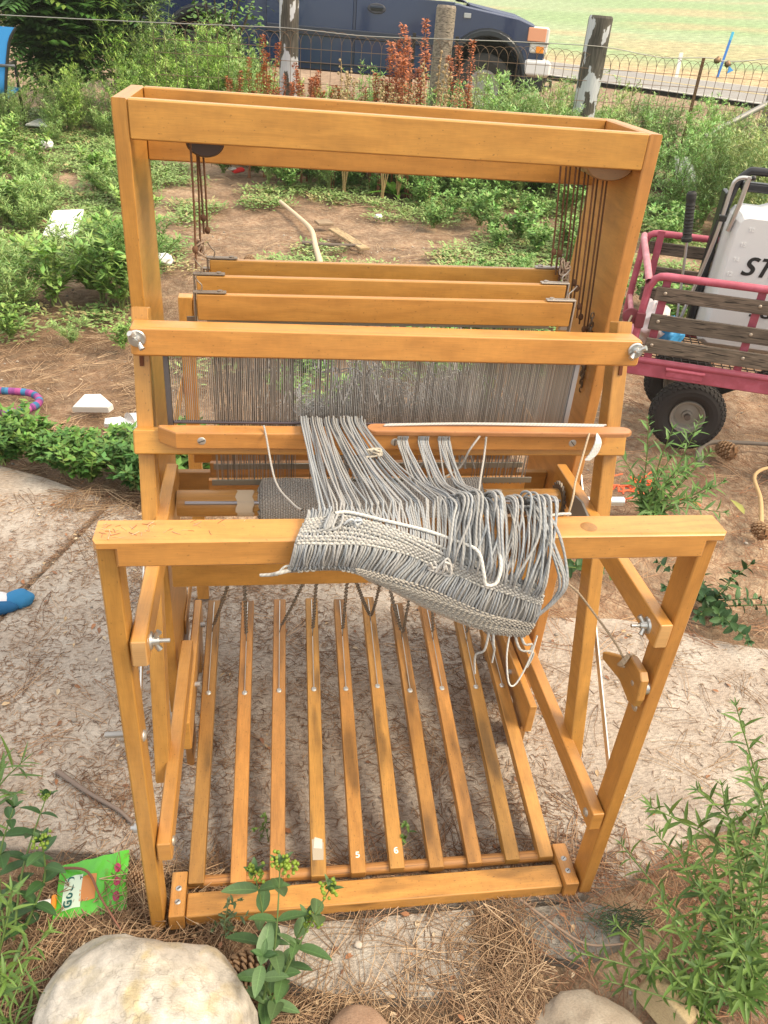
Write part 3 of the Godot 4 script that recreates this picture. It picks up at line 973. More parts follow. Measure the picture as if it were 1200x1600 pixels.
func build_harnesses(L: Node3D) -> void:
	var hs := [[-0.289, 0.289, 0.891, 0.930, -0.40], [-0.2925, 0.295, 0.902, 0.941, -0.455], [-0.275, 0.30, 0.915, 0.951, -0.51], [-0.285, 0.295, 0.885, 0.92, -0.56]]
	var ti := 0
	for h in hs:
		var y0: float = h[2]
		var y1: float = h[3]
		var zc: float = h[4]
		var bar := wpart("harness_bar", L, tone(0.05) * 0.98, func(b): b.box(Vector3((h[0] + h[1]) / 2, (y0 + y1) / 2, zc - 0.006), Vector3(h[1] - h[0], y1 - y0, 0.012), Basis(Vector3(0, 0, 1), 0.011), 0.0015))
		for s in [0, 1]:
			var sg := -1.0 if s == 0 else 1.0
			var xe: float = h[s]
			wpart("bracket", bar, Color(0.30, 0.25, 0.20) if s == 0 else Color(0.5, 0.46, 0.42), func(b):
				var yy := y1 + 0.0015 + sg * 0.003
				b.box(Vector3(xe - sg * 0.019, yy + 0.001, zc - 0.006), Vector3(0.048, 0.0025, 0.011), Basis(Vector3(0, 0, 1), 0.011), 0.0008)
				b.box(Vector3(xe + sg * 0.0035, yy - 0.035, zc - 0.006), Vector3(0.0025, 0.074, 0.011), Basis.IDENTITY, 0.0008)
				b.rod(Vector3(xe - sg * 0.034, yy + 0.002, zc - 0.006), Vector3(xe - sg * 0.034, yy + 0.004, zc - 0.006), 0.004, 10)
				b.box(Vector3(xe + sg * 0.010, yy - 0.072, zc - 0.006), Vector3(0.016, 0.012, 0.002), Basis.IDENTITY, 0.0008)
				var hk := Vector3(xe - sg * 0.006, yy, zc - 0.006)
				b.tube(curve([hk, hk + Vector3(-sg * 0.002, 0.010, 0), hk + Vector3(sg * 0.004, 0.017, 0), hk + Vector3(sg * 0.008, 0.024, 0.002)], 10), 0.0011, -1, 5), "dull_steel")
		wpart("lower_harness_bar", L, tone() * 0.9, func(b): b.box(Vector3(0, 0.565 + 0.004 * ti, zc - 0.006), Vector3(0.58, 0.026, 0.011), Basis(Vector3(0, 0, 1), 0.008), 0.0015))
		wpart("heddle_bar", L, Color(0.32, 0.31, 0.27), func(b):
			b.box(Vector3(0.0, 0.872, zc - 0.006), Vector3(0.56, 0.011, 0.0025), Basis(Vector3(0, 0, 1), 0.011), 0.0005)
			b.box(Vector3(0.0, 0.607, zc - 0.006), Vector3(0.56, 0.011, 0.0025), Basis(Vector3(0, 0, 1), 0.008), 0.0005), "dull_steel")
		# wire heddles: packed at the sides, loose in the middle
		var hb := MB.new()
		var xs := []
		for k in 48: xs.append(-0.278 + 0.0028 * k + R(-0.001, 0.001))
		for k in 9: xs.append(-0.17 + R(0.0, 0.36))
		for k in 8: xs.append(-0.10 + 0.1 * pow(R(0, 1), 2.0))
		for k in 28: xs.append(0.272 - 0.0036 * k + R(-0.0012, 0.0012))
		for xx in xs:
			hb.col = Color(0.24, 0.235, 0.23) * R(0.6, 1.7)
			var x1: float = xx * 0.985 + R(-0.003, 0.003)
			hb.tube(PackedVector3Array([Vector3(xx, 0.877, zc - 0.006), Vector3(lerpf(xx, x1, 0.45), 0.752, zc - 0.006 + R(-0.002, 0.002)), Vector3(x1, 0.735, zc - 0.006 + R(-0.002, 0.002)), Vector3(x1 + R(-0.002, 0.002), 0.601, zc - 0.006)]), 0.0006, -1, 4)
		tag(obj("heddles", hb, M.dull_steel, L), "", "", "", "stuff")
		ti += 1

func build_beater(L: Node3D) -> void:
	for s in [-1.0, 1.0]:
		wpart("beater_sword", L, tone() * 1.02, func(b):
			b.prism(PackedVector2Array([Vector2(0.145, 0.17), Vector2(0.366, 0.917), Vector2(0.398, 0.907), Vector2(0.19, 0.165)]), Vector3(s * 0.3665, 0, 0), Basis(Vector3(0, 0, -1), Vector3(0, 1, 0), Vector3(1, 0, 0)), 0.0235, 0.002))
		wpart("sword_slot", L, Color(0.14, 0.05, 0.02), func(b):
			b.beam(Vector3(s * 0.3665, 0.866, -0.3498), Vector3(s * 0.3665, 0.838, -0.3415), 0.006, 0.002, Vector3(0, 0.3, 0.95), 0.0004), "matte")
	var cap := wpart("beater_cap", L, tone(0.02) * 1.1, func(b): b.box(Vector3(0, 0.8855, -0.3285), Vector3(0.749, 0.041, 0.04), Basis(Vector3(1, 0, 0), -0.05), 0.0035))
	for s in [-1.0, 1.0]:
		wpart("wing_nut", cap, Color(0.55, 0.55, 0.54), func(b): wing_nut(b, Vector3(s * 0.3645, 0.892, -0.3075), Vector3(0, 0, 1), 0.75 if s < 0 else 2.2, 0.014), "steel")
	wpart("beater_rail", L, tone(), func(b): b.box(Vector3(0, 0.7345, -0.309), Vector3(0.763, 0.037, 0.034), Basis(Vector3(1, 0, 0), -0.31), 0.0025))
	var rc := wpart("shuttle_race", L, tone(0.02) * 1.05, func(b):
		b.prism(PackedVector2Array([Vector2(-0.318, 0.2715), Vector2(0.318, 0.2715), Vector2(0.345, 0.292), Vector2(0.345, 0.300), Vector2(-0.345, 0.300), Vector2(-0.345, 0.292)]), Vector3(0, 0.7525, 0), Basis(Vector3(1, 0, 0), Vector3(0, 0, -1), Vector3(0, 1, 0)), 0.026, 0.0025))
	for xx in [-0.282, 0.001, 0.281]:
		wpart("screw", rc, Color(0.52, 0.51, 0.5), func(b):
			disc(b, Vector3(xx, 0.753, -0.2715), Vector3(0, 0, 1), 0.0062, 0.0012)
			b.col = Color(0.08, 0.08, 0.08)
			b.box(Vector3(xx, 0.753, -0.2702), Vector3(0.010, 0.0013, 0.0006), Basis(Vector3(0, 0, 1), R(0, 3)), 0.0001), "dull_steel")
	# reed: steel end bars, bottom binding and the wires
	var rz := -0.318
	for s in [[-0.333, -0.3255], [0.277, 0.2845]]:
		wpart("reed_end_bar", L, Color(0.16, 0.16, 0.18) if s[0] < 0 else Color(0.42, 0.43, 0.46), func(b): b.bx(s[0], s[1], 0.752, 0.87, rz - 0.005, rz + 0.005, 0.0008), "dull_steel")
	wpart("reed_binding", L, Color(0.13, 0.11, 0.13), func(b): b.bx(-0.3254, 0.2769, 0.759, 0.763, rz - 0.004, rz + 0.004, 0.0015), "dull_steel")
	wpart("reed_binding", L, Color(0.13, 0.11, 0.13), func(b): b.bx(-0.3254, 0.2769, 0.868, 0.876, rz - 0.004, rz + 0.004, 0.0015), "dull_steel")
	var rb := MB.new()
	var k := 0
	var x := -0.3235
	while x < 0.276:
		rb.col = Color(0.50, 0.49, 0.48) * R(0.75, 1.3)
		rb.box(Vector3(x, 0.8155, rz), Vector3(0.0008, 0.106, 0.004), Basis.IDENTITY, 0.0001)
		x += 0.00275
		k += 1
	tag(obj("reed_wires", rb, M.dull_steel, L), "", "", "", "stuff")

func font(bold := false) -> Font:
	var f := SystemFont.new()
	f.font_names = PackedStringArray(["Droid Sans"])
	if bold: f.font_weight = 700
	return f

func flat(c: Color, rough := 0.6) -> StandardMaterial3D:
	var m := StandardMaterial3D.new()
	m.albedo_color = c.linear_to_srgb()
	m.roughness = rough
	return m

# ------------------------------------------------------------------ the weaving
func thread(par: Node3D, c: Color, ps: PackedVector3Array, r0: float, r1 := -1.0, sides := 6) -> void:
	var b := MB.new()
	b.col = c
	b.tube(ps, r0, r1, sides)
	obj("loose_thread", b, M.yarn, par)

var S := []
func sp(s: float, tt: float) -> Vector3:
	var cols := []
	for r in S: cols.append(cat(r, s * 5.0))
	return cat(cols, tt)

func sn(s: float, tt: float) -> Vector3:
	var a := sp(minf(s + 0.02, 1.0), tt) - sp(maxf(s - 0.02, 0.0), tt)
	var b := sp(s, minf(tt + 0.1, 5.0)) - sp(s, maxf(tt - 0.1, 0.0))
	var q := b.cross(a).normalized()
	if q.z + q.y < 0.0: q = -q
	return q

func yarn_col() -> Color:
	var k := R(0.88, 1.12)
	var c := Color(0.355, 0.35, 0.345) if R(0, 1) < 0.6 else Color(0.33, 0.345, 0.365)
	return Color(c.r * k, c.g * k, c.b * k)

func build_weaving() -> void:
	S = [
		[Vector3(-0.141, 0.785, -0.024), Vector3(-0.093, 0.785, -0.024), Vector3(-0.035, 0.786, -0.024), Vector3(0.028, 0.793, -0.024), Vector3(0.083, 0.797, -0.024), Vector3(0.156, 0.790, -0.024)],
		[Vector3(-0.145, 0.784, -0.012), Vector3(-0.093, 0.785, -0.016), Vector3(-0.036, 0.782, 0.013), Vector3(0.020, 0.766, 0.030), Vector3(0.076, 0.747, 0.038), Vector3(0.142, 0.724, 0.042)],
		[Vector3(-0.159, 0.776, 0.024), Vector3(-0.098, 0.775, 0.026), Vector3(-0.037, 0.764, 0.028), Vector3(0.022, 0.742, 0.036), Vector3(0.077, 0.722, 0.046), Vector3(0.142, 0.697, 0.047)],
		[Vector3(-0.165, 0.748, 0.028), Vector3(-0.104, 0.750, 0.031), Vector3(-0.055, 0.740, 0.038), Vector3(0.007, 0.721, 0.047), Vector3(0.068, 0.693, 0.052), Vector3(0.139, 0.668, 0.048)],
		[Vector3(-0.167, 0.738, 0.024), Vector3(-0.100, 0.742, 0.029), Vector3(-0.044, 0.720, 0.036), Vector3(0.018, 0.689, 0.045), Vector3(0.082, 0.660, 0.048), Vector3(0.132, 0.645, 0.043)],
		[Vector3(-0.150, 0.724, 0.004), Vector3(-0.092, 0.724, 0.004), Vector3(-0.049, 0.699, 0.015), Vector3(0.019, 0.660, 0.020), Vector3(0.077, 0.640, 0.030), Vector3(0.124, 0.636, 0.030)]]
	var C := thing("woven_cloth", "grey and cream half woven cloth with slack warp yarn draped over the front beam", "cloth", Vector3(0, 0.76, 0.02))
	# backing so that the cords lie on cloth
	var b := MB.new()
	b.col = Color(0.40, 0.38, 0.355)
	var pv := -1
	for j in 26:
		var st := b.v.size()
		var tt := 1.05 + 3.95 * j / 25.0
		for i in 41:
			var s := i / 40.0
			b.p(sp(s, tt) - sn(s, tt) * 0.0025, sn(s, tt), Vector2(s * 4.0, tt))
		if pv >= 0:
			for i in 40: b.quad(pv + i, pv + i + 1, st + i + 1, st + i)
		pv = st
	obj("cloth_backing", b, M.matte, C)
	# warp cords
	b = MB.new()
	var nwp := 104
	for i in nwp:
		var s := (i + 0.5) / nwp + R(-0.003, 0.003)
		b.col = yarn_col()
		var ps := PackedVector3Array()
		var src := Vector3.ZERO
		var has := false
		if s < 0.56 and s > 0.06:
			src = Vector3(lerpf(-0.138, -0.041, (s - 0.06) / 0.5) + R(-0.002, 0.002), 0.772 + R(-0.002, 0.004), -0.312); has = true
		elif s >= 0.56 and s < 0.76:
			var g := (s - 0.56) / 0.2
			var clump := floorf(g * 3.0)
			src = Vector3(0.003 + clump * 0.031 + fmod(g * 3.0, 1.0) * 0.017, 0.768, -0.262); has = true
		var top := sp(s, 0.0)
		if has:
			var q := top + Vector3(R(-0.004, 0.004), R(0.002, 0.010), 0)
			var sag := R(-0.006, 0.004)
			var fin := src + Vector3(0, 0.004, 0.045)
			if s >= 0.56: fin = src + Vector3(0, -0.012, 0.012)
			var md := fin.lerp(q, 0.5) - Vector3(R(-0.006, 0.006), 0.006 + sag, 0)
			if s >= 0.56: md -= Vector3(0.0, 0.018, 0)
			for e in curve([src, fin, md, q + Vector3(0, 0, -0.012)], 20): ps.append(e)
		else:
			ps.append(top + Vector3(R(-0.004, 0.004), -0.022, -0.016))
			ps.append(top + Vector3(0, -0.008, -0.014))
		var bul := 0.0
		if s > 0.72: bul = R(0.004, 0.020)
		elif s > 0.55 or s < 0.12: bul = R(0.001, 0.008)
		var ph := R(0, 6)
		for j in 74:
			var tt := j * 0.057
			if tt > 4.15: break
			var off := 0.0016
			if tt > 1.02 and tt < 2.0: off = 0.0005 + 0.0013 * sin(PI * ((tt - 1.02) * 8.2 + i))
			elif tt > 3.0: off = 0.0005 + 0.0013 * sin(PI * ((tt - 3.0) * 11.1 + i))
			elif tt <= 1.02: off = 0.002 + bul * sin(PI * clampf(tt / 1.02, 0, 1))
			else: off = 0.0018 + 0.0016 * sin(PI * (tt - 2.0)) * (1.0 + sin(ph))
			var wob := 0.0012 * sin(ph + tt * 4.0) * (1.0 if (tt < 1.0 or (tt > 2.0 and tt < 3.0)) else 0.25)
			ps.append(sp(clampf(s + wob * 3.0, 0, 1), tt) + sn(s, tt) * off)
		b.tube(ps, 0.00138, -1, 5)
	for i in 16:
		var s := R(0.55, 0.76)
		b.col = yarn_col()
		var cl_ := floorf((s - 0.55) / 0.07)
		var f0 := Vector3(0.004 + cl_ * 0.031 + R(0, 0.018), 0.766, -0.262)
		var q := sp(s, 0.0) + Vector3(0, R(0.004, 0.010), -0.006)
		b.tube(curve([f0 + Vector3(0, 0.004, -0.03), f0 + Vector3(0, -0.012, 0.012), f0.lerp(q, 0.5) - Vector3(R(-0.003, 0.003), 0.026, 0), q, sp(s, 0.6) + sn(s, 0.6) * 0.006, sp(s, 1.2) + sn(s, 1.2) * 0.003], 30), 0.00145, -1, 5)
	# slack loops that stand over the beam at the right
	for i in 40:
		var s := R(0.60, 1.0)
		b.col = yarn_col() * 1.06
		var a := sp(s, 0.0)
		var h := R(0.006, 0.022)
		var o := R(0.012, 0.03)
		var s2 := clampf(s + R(-0.05, 0.03), 0, 1)
		b.tube(curve([a + Vector3(R(-0.02, 0.005), -0.012, -0.02), a + Vector3(0, h * 0.7, -0.008), a + Vector3(0.004, h, 0.014), sp(s, 0.5) + sn(s, 0.5) * o, sp(s2, 1.0) + sn(s2, 1.0) * (o * 0.6), sp(s2, 1.45) + sn(s2, 1.4) * 0.003, sp(s2, 1.7) - sn(s2, 1.7) * 0.002], 36), 0.00165, -1, 5)
	for i in 7:
		b.col = yarn_col() * 1.05
		var a := Vector3(0.128 + R(-0.01, 0.012), 0.79, -0.02)
		var rr := R(0.3, 0.85)
		b.tube(curve([a, a + Vector3(0.012 * rr, 0.012, 0.012), a + Vector3(0.034 * rr, -0.01, 0.042), Vector3(0.150 + 0.022 * rr, 0.735, 0.05), Vector3(0.150 + 0.012 * rr, 0.705, 0.05), Vector3(0.138 + R(-0.004, 0.004), 0.68, 0.05)], 34), 0.00165, -1, 5)
	for i in 6:
		b.col = yarn_col()
		var a := Vector3(-0.135 + R(-0.012, 0.03), 0.782, -0.018)
		b.tube(curve([a, a + Vector3(0.003, 0.012, 0.01), a + Vector3(-0.004, 0.006, 0.028), sp(0.05 + i * 0.02, 1.5) + Vector3(0, 0, 0.004)], 18), 0.0017, -1, 5)
	tag(obj("warp_yarn", b, M.yarn, C), "", "", "", "stuff")
	# weft rows: each a part
	for band in [[1.03, 2.0, 9, 0.0019, 0], [3.02, 4.1, 13, 0.0015, 1]]:
		for r in int(band[2]):
			b = MB.new()
			var f: float = float(r) / (band[2] - 1)
			var cr := Color(0.50, 0.48, 0.45) if band[4] == 0 else Color(0.43, 0.395, 0.35)
			b.col = cr * R(0.88, 1.1)
			var s0: float = R(-0.004, 0.01) if band[4] == 0 else (0.26 + 0.0 * f if f < 0.6 else 0.05)
			var s1 := 1.0
			if band[4] == 0 and r < 2: s1 = 0.72 - r * 0.06
			var ps := PackedVector3Array()
			var m := int((s1 - s0) * nwp * 2.0)
			for i in m + 1:
				var s := clampf(lerpf(s0, s1, float(i) / m), 0.0, 1.0)
				var tt := lerpf(band[0], band[1], f) + 0.035 * sin(s * 9.0 + r) + 0.02 * sin(s * 31.0 + r * 2.0)
				ps.append(sp(s, tt) + sn(s, tt) * (0.0015 + 0.0017 * sin(PI * (s * nwp + r))))
			b.tube(ps, band[3], -1, 5)
			obj("weft_row", b, M.yarn, C)
	# loose weft, loop and knots
	b = MB.new()
	b.col = Color(0.68, 0.66, 0.62)
	var lw := []
	for e in [[0.14, 0.95], [0.2, 0.85], [0.35, 0.8], [0.5, 0.72], [0.62, 0.75], [0.7, 0.9], [0.735, 1.25], [0.755, 1.45], [0.79, 1.35], [0.80, 1.0], [0.79, 0.7]]: lw.append(sp(e[0], e[1]) + sn(e[0], e[1]) * (0.005 if e[0] < 0.7 else 0.02))
	b.tube(curve(lw, 90), 0.0022, -1, 6)
	obj("loose_weft", b, M.yarn, C)
	for kn in [[sp(0.56, 1.75), 0.012, Color(0.6, 0.58, 0.55)], [sp(0.21, 1.25), 0.009, Color(0.5, 0.52, 0.55)], [Vector3(-0.045, 0.788, -0.175), 0.008, Color(0.52, 0.46, 0.38)]]:
		b = MB.new()
		b.col = kn[2]
		var pts := []
		for k in 18: pts.append(kn[0] + Vector3(R(-1.4, 1.4), R(-1, 1), R(0.0, 0.9)) * kn[1])
		b.tube(curve(pts, 100), 0.0017, -1, 5)
		obj("yarn_knot", b, M.yarn, C)
	var tc := Color(0.44, 0.43, 0.41)
	var ends := [[0.93, 0.03, 0.055], [0.97, 0.018, 0.03], [0.80, -0.012, 0.07], [0.82, 0.006, 0.05]]
	for e in ends:
		var a := sp(e[0], 4.1)
		thread(C, tc, curve([a + Vector3(0, 0.02, 0), a, a + Vector3(e[1] * 0.3, -e[2] * 0.4, 0.006), a + Vector3(e[1], -e[2] * 0.6, 0.0), a + Vector3(e[1] * 0.8, -e[2], 0.004)], 18), 0.0021, 0.0012, 6)
	thread(C, tc, curve([sp(0.02, 3.7), Vector3(-0.178, 0.742, 0.034), Vector3(-0.186, 0.737, 0.03), Vector3(-0.199, 0.735, 0.028)], 16), 0.003, 0.002, 6)
	thread(C, tc, curve([sp(0.0, 3.0), Vector3(-0.172, 0.747, 0.03), Vector3(-0.18, 0.739, 0.034)], 12), 0.0016, -1, 5)
	# white loop below the corner
	tc = Color(0.66, 0.65, 0.62)
	var lo := sp(0.9, 4.1)
	thread(C, tc, curve([lo, lo + Vector3(-0.002, -0.03, 0.01), lo + Vector3(0.004, -0.066, 0.02), lo + Vector3(0.014, -0.068, 0.02), lo + Vector3(0.028, -0.035, 0.012), lo + Vector3(0.034, 0.0, 0.006)], 26), 0.0012, -1, 5)
	# single threads from the beater to the beam
	tc = Color(0.42, 0.40, 0.38)
	thread(C, tc, curve([Vector3(-0.193, 0.772, -0.285), Vector3(-0.19, 0.766, -0.266), Vector3(-0.178, 0.745, -0.17), Vector3(-0.158, 0.765, -0.08), Vector3(-0.149, 0.787, -0.03)], 22), 0.0015, -1, 5)
	thread(C, tc, curve([Vector3(0.138, 0.768, -0.262), Vector3(0.134, 0.745, -0.245), Vector3(0.105, 0.73, -0.15), Vector3(0.082, 0.79, -0.033)], 22), 0.0017, -1, 5)
	thread(C, tc, curve([Vector3(0.128, 0.769, -0.262), Vector3(0.112, 0.752, -0.25), Vector3(0.10, 0.72, -0.252), Vector3(0.075, 0.702, -0.25)], 22), 0.0017, -1, 5)
	# pale floppy end lying on the beam
	tc = Color(0.62, 0.60, 0.56)
	thread(C, tc, curve([Vector3(0.13, 0.786, -0.02), Vector3(0.15, 0.779, -0.024), Vector3(0.175, 0.778, -0.03), Vector3(0.19, 0.7775, -0.031)], 14), 0.002, -1, 5)

	# cloth wound on the cloth beam
	b = MB.new()
	b.col = Color(0.60, 0.565, 0.53)
	pv = -1
	var nz := noise(44, 30.0, 2)
	for i in 60:
		var st := b.v.size()
		for j in 30:
			var an := -1.9 + j * 0.15
			var f := i / 59.0
			var xx := lerpf(-0.203, 0.187, f) + (0.006 * nz.get_noise_2d(an * 0.1, 3.0) if i == 0 or i == 59 else 0.0)
			var rr := 0.035 + 0.004 * nz.get_noise_2d(xx, an * 0.03) + 0.009 * smoothstep(0.3, 0.9, sin(an + 0.4)) * (0.5 + 0.5 * sin(f * 7.0 + 1.0))
			if i == 0 or i == 59: rr = 0.0236
			b.p(Vector3(xx, 0.5795 + rr * sin(an), -0.381 + rr * cos(an)), Vector3(0, sin(an), cos(an)), Vector2(xx * 15.0, an * 0.42))
		if pv >= 0:
			for j in 29: b.quad(pv + j, pv + j + 1, st + j + 1, st + j)
		pv = st
	tag(obj("wound_cloth", b, M.weave), "rough grey cloth wound on the roller behind the front beam", "cloth")
	# yarn bundle looped under the heddles and the tangle behind the reed
	b = MB.new()
	for i in 20:
		b.col = yarn_col() * 0.95
		var x := -0.125 + R(0.0, 0.10)
		var dp := R(0.03, 0.075)
		var w := R(0.004, 0.02)
		b.tube(curve([Vector3(x, 0.735, -0.37), Vector3(x - 0.002, 0.70, -0.366 + R(0, 0.01)), Vector3(x + w * 0.3, 0.70 - dp, -0.36 + R(-0.004, 0.006)), Vector3(x + w, 0.70 - dp * 0.95, -0.362), Vector3(x + w * 1.4, 0.70, -0.368), Vector3(x + w * 1.3, 0.735, -0.372)], 24), 0.0017, -1, 5)
	for i in 10:
		b.col = yarn_col() * 0.9
		var x := R(0.07, 0.16)
		b.tube(curve([Vector3(x, 0.735, -0.372), Vector3(x + R(-0.01, 0.01), 0.69, -0.368), Vector3(x + R(-0.02, 0.02), 0.655, -0.365)], 12), 0.0015, -1, 5)
	tag(obj("yarn_bundle", b, M.yarn), "bundle of grey warp yarn hanging in loops under the beater", "yarn")
	b = MB.new()
	for hump in [[-0.11, 0.13, 44], [0.03, 0.19, 60], [0.20, 0.18, 120]]:
		for i in int(hump[2]):
			b.col = yarn_col() * R(1.1, 1.7)
			var pts := []
			var cx: float = hump[0] + R(-0.07, 0.07)
			var hh: float = hump[1] * R(0.4, 1.0) * (1.0 - pow(absf(cx - hump[0]) / 0.09, 2.0) * 0.6)
			for k in 9: pts.append(Vector3(cx + R(-0.035, 0.035), 0.52 + hh * R(0.2, 1.0), -0.74 + R(-0.05, 0.04)))
			b.tube(curve(pts, 46), 0.0015, -1, 4)
	for i in 26:
		b.col = yarn_col()
		var x := R(-0.2, 0.26)
		b.tube(curve([Vector3(x, 0.76, -0.86), Vector3(x + R(-0.03, 0.03), 0.66, -0.78), Vector3(x + R(-0.03, 0.03), 0.75, -0.56), Vector3(x + R(-0.02, 0.02), 0.745, -0.42)], 22), 0.0014, -1, 4)
	tag(obj("yarn_tangle", b, M.yarn), "tangled grey warp yarn heaped behind the reed and heddles", "yarn")
	# stick shuttle with white yarn lying on the race
	var sh := thing("stick_shuttle", "long flat wooden stick shuttle wound with white yarn lying on the beater", "shuttle", Vector3(0.16, 0.772, -0.272))
	b = MB.new()
	b.col = Color(0.56, 0.26, 0.11)
	var pl := PackedVector2Array()
	for k in 7: pl.append(Vector2(-0.205 + 0.014 * (1.0 - sin(PI * k / 6.0)), 0.012 * cos(PI * k / 6.0)))
	for k in 7: pl.append(Vector2(0.21 - 0.016 * (1.0 - sin(PI * k / 6.0)), -0.011 * cos(PI * k / 6.0)))
	b.uo = Vector2(0.3, 0.7)
	b.prism(pl, Vector3(0.162, 0.7715, -0.275), Basis(Vector3(0.9993, 0.011, 0.03).normalized(), Vector3(0.03, 0.12, -0.99).normalized(), Vector3(-0.014, 0.99, 0.12).normalized()), 0.0085, 0.0025)
	obj("shuttle_stick", b, M.wood, sh)
	b = MB.new()
	for i in 4:
		b.col = Color(0.62, 0.60, 0.57) * R(0.9, 1.08)
		var zz := -0.287 + i * 0.0016
		b.tube(curve([Vector3(-0.012 + R(-0.01, 0.01), 0.7752, zz), Vector3(0.10, 0.7775 + R(0, 0.002), zz + R(-0.001, 0.001)), Vector3(0.24, 0.7785 + R(0, 0.002), zz + 0.003), Vector3(0.333 + R(-0.01, 0.004), 0.779, zz + 0.004)], 20), 0.0015, -1, 5)
	for i in 5:
		b.col = Color(0.78, 0.77, 0.75)
		b.tube(curve([Vector3(0.312, 0.775, -0.262), Vector3(0.309 + 0.002 * i, 0.765, -0.252), Vector3(0.303 + 0.0025 * i, 0.748, -0.248), Vector3(0.296 + 0.0015 * i, 0.737, -0.246)], 12), 0.0017, -1, 5)
	tag(obj("white_yarn", b, M.yarn, sh), "", "", "", "stuff")

# ------------------------------------------------------------------ wagon and what it carries
const WB := Vector3(1.06, 0, -1.674)
func W(x: float, y: float, off: float) -> Vector3:
	var d := Vector3(0.935, 0, 0.354)
	return WB + d * x + Vector3(d.z, 0, -d.x) * off + Vector3(0, y, 0)

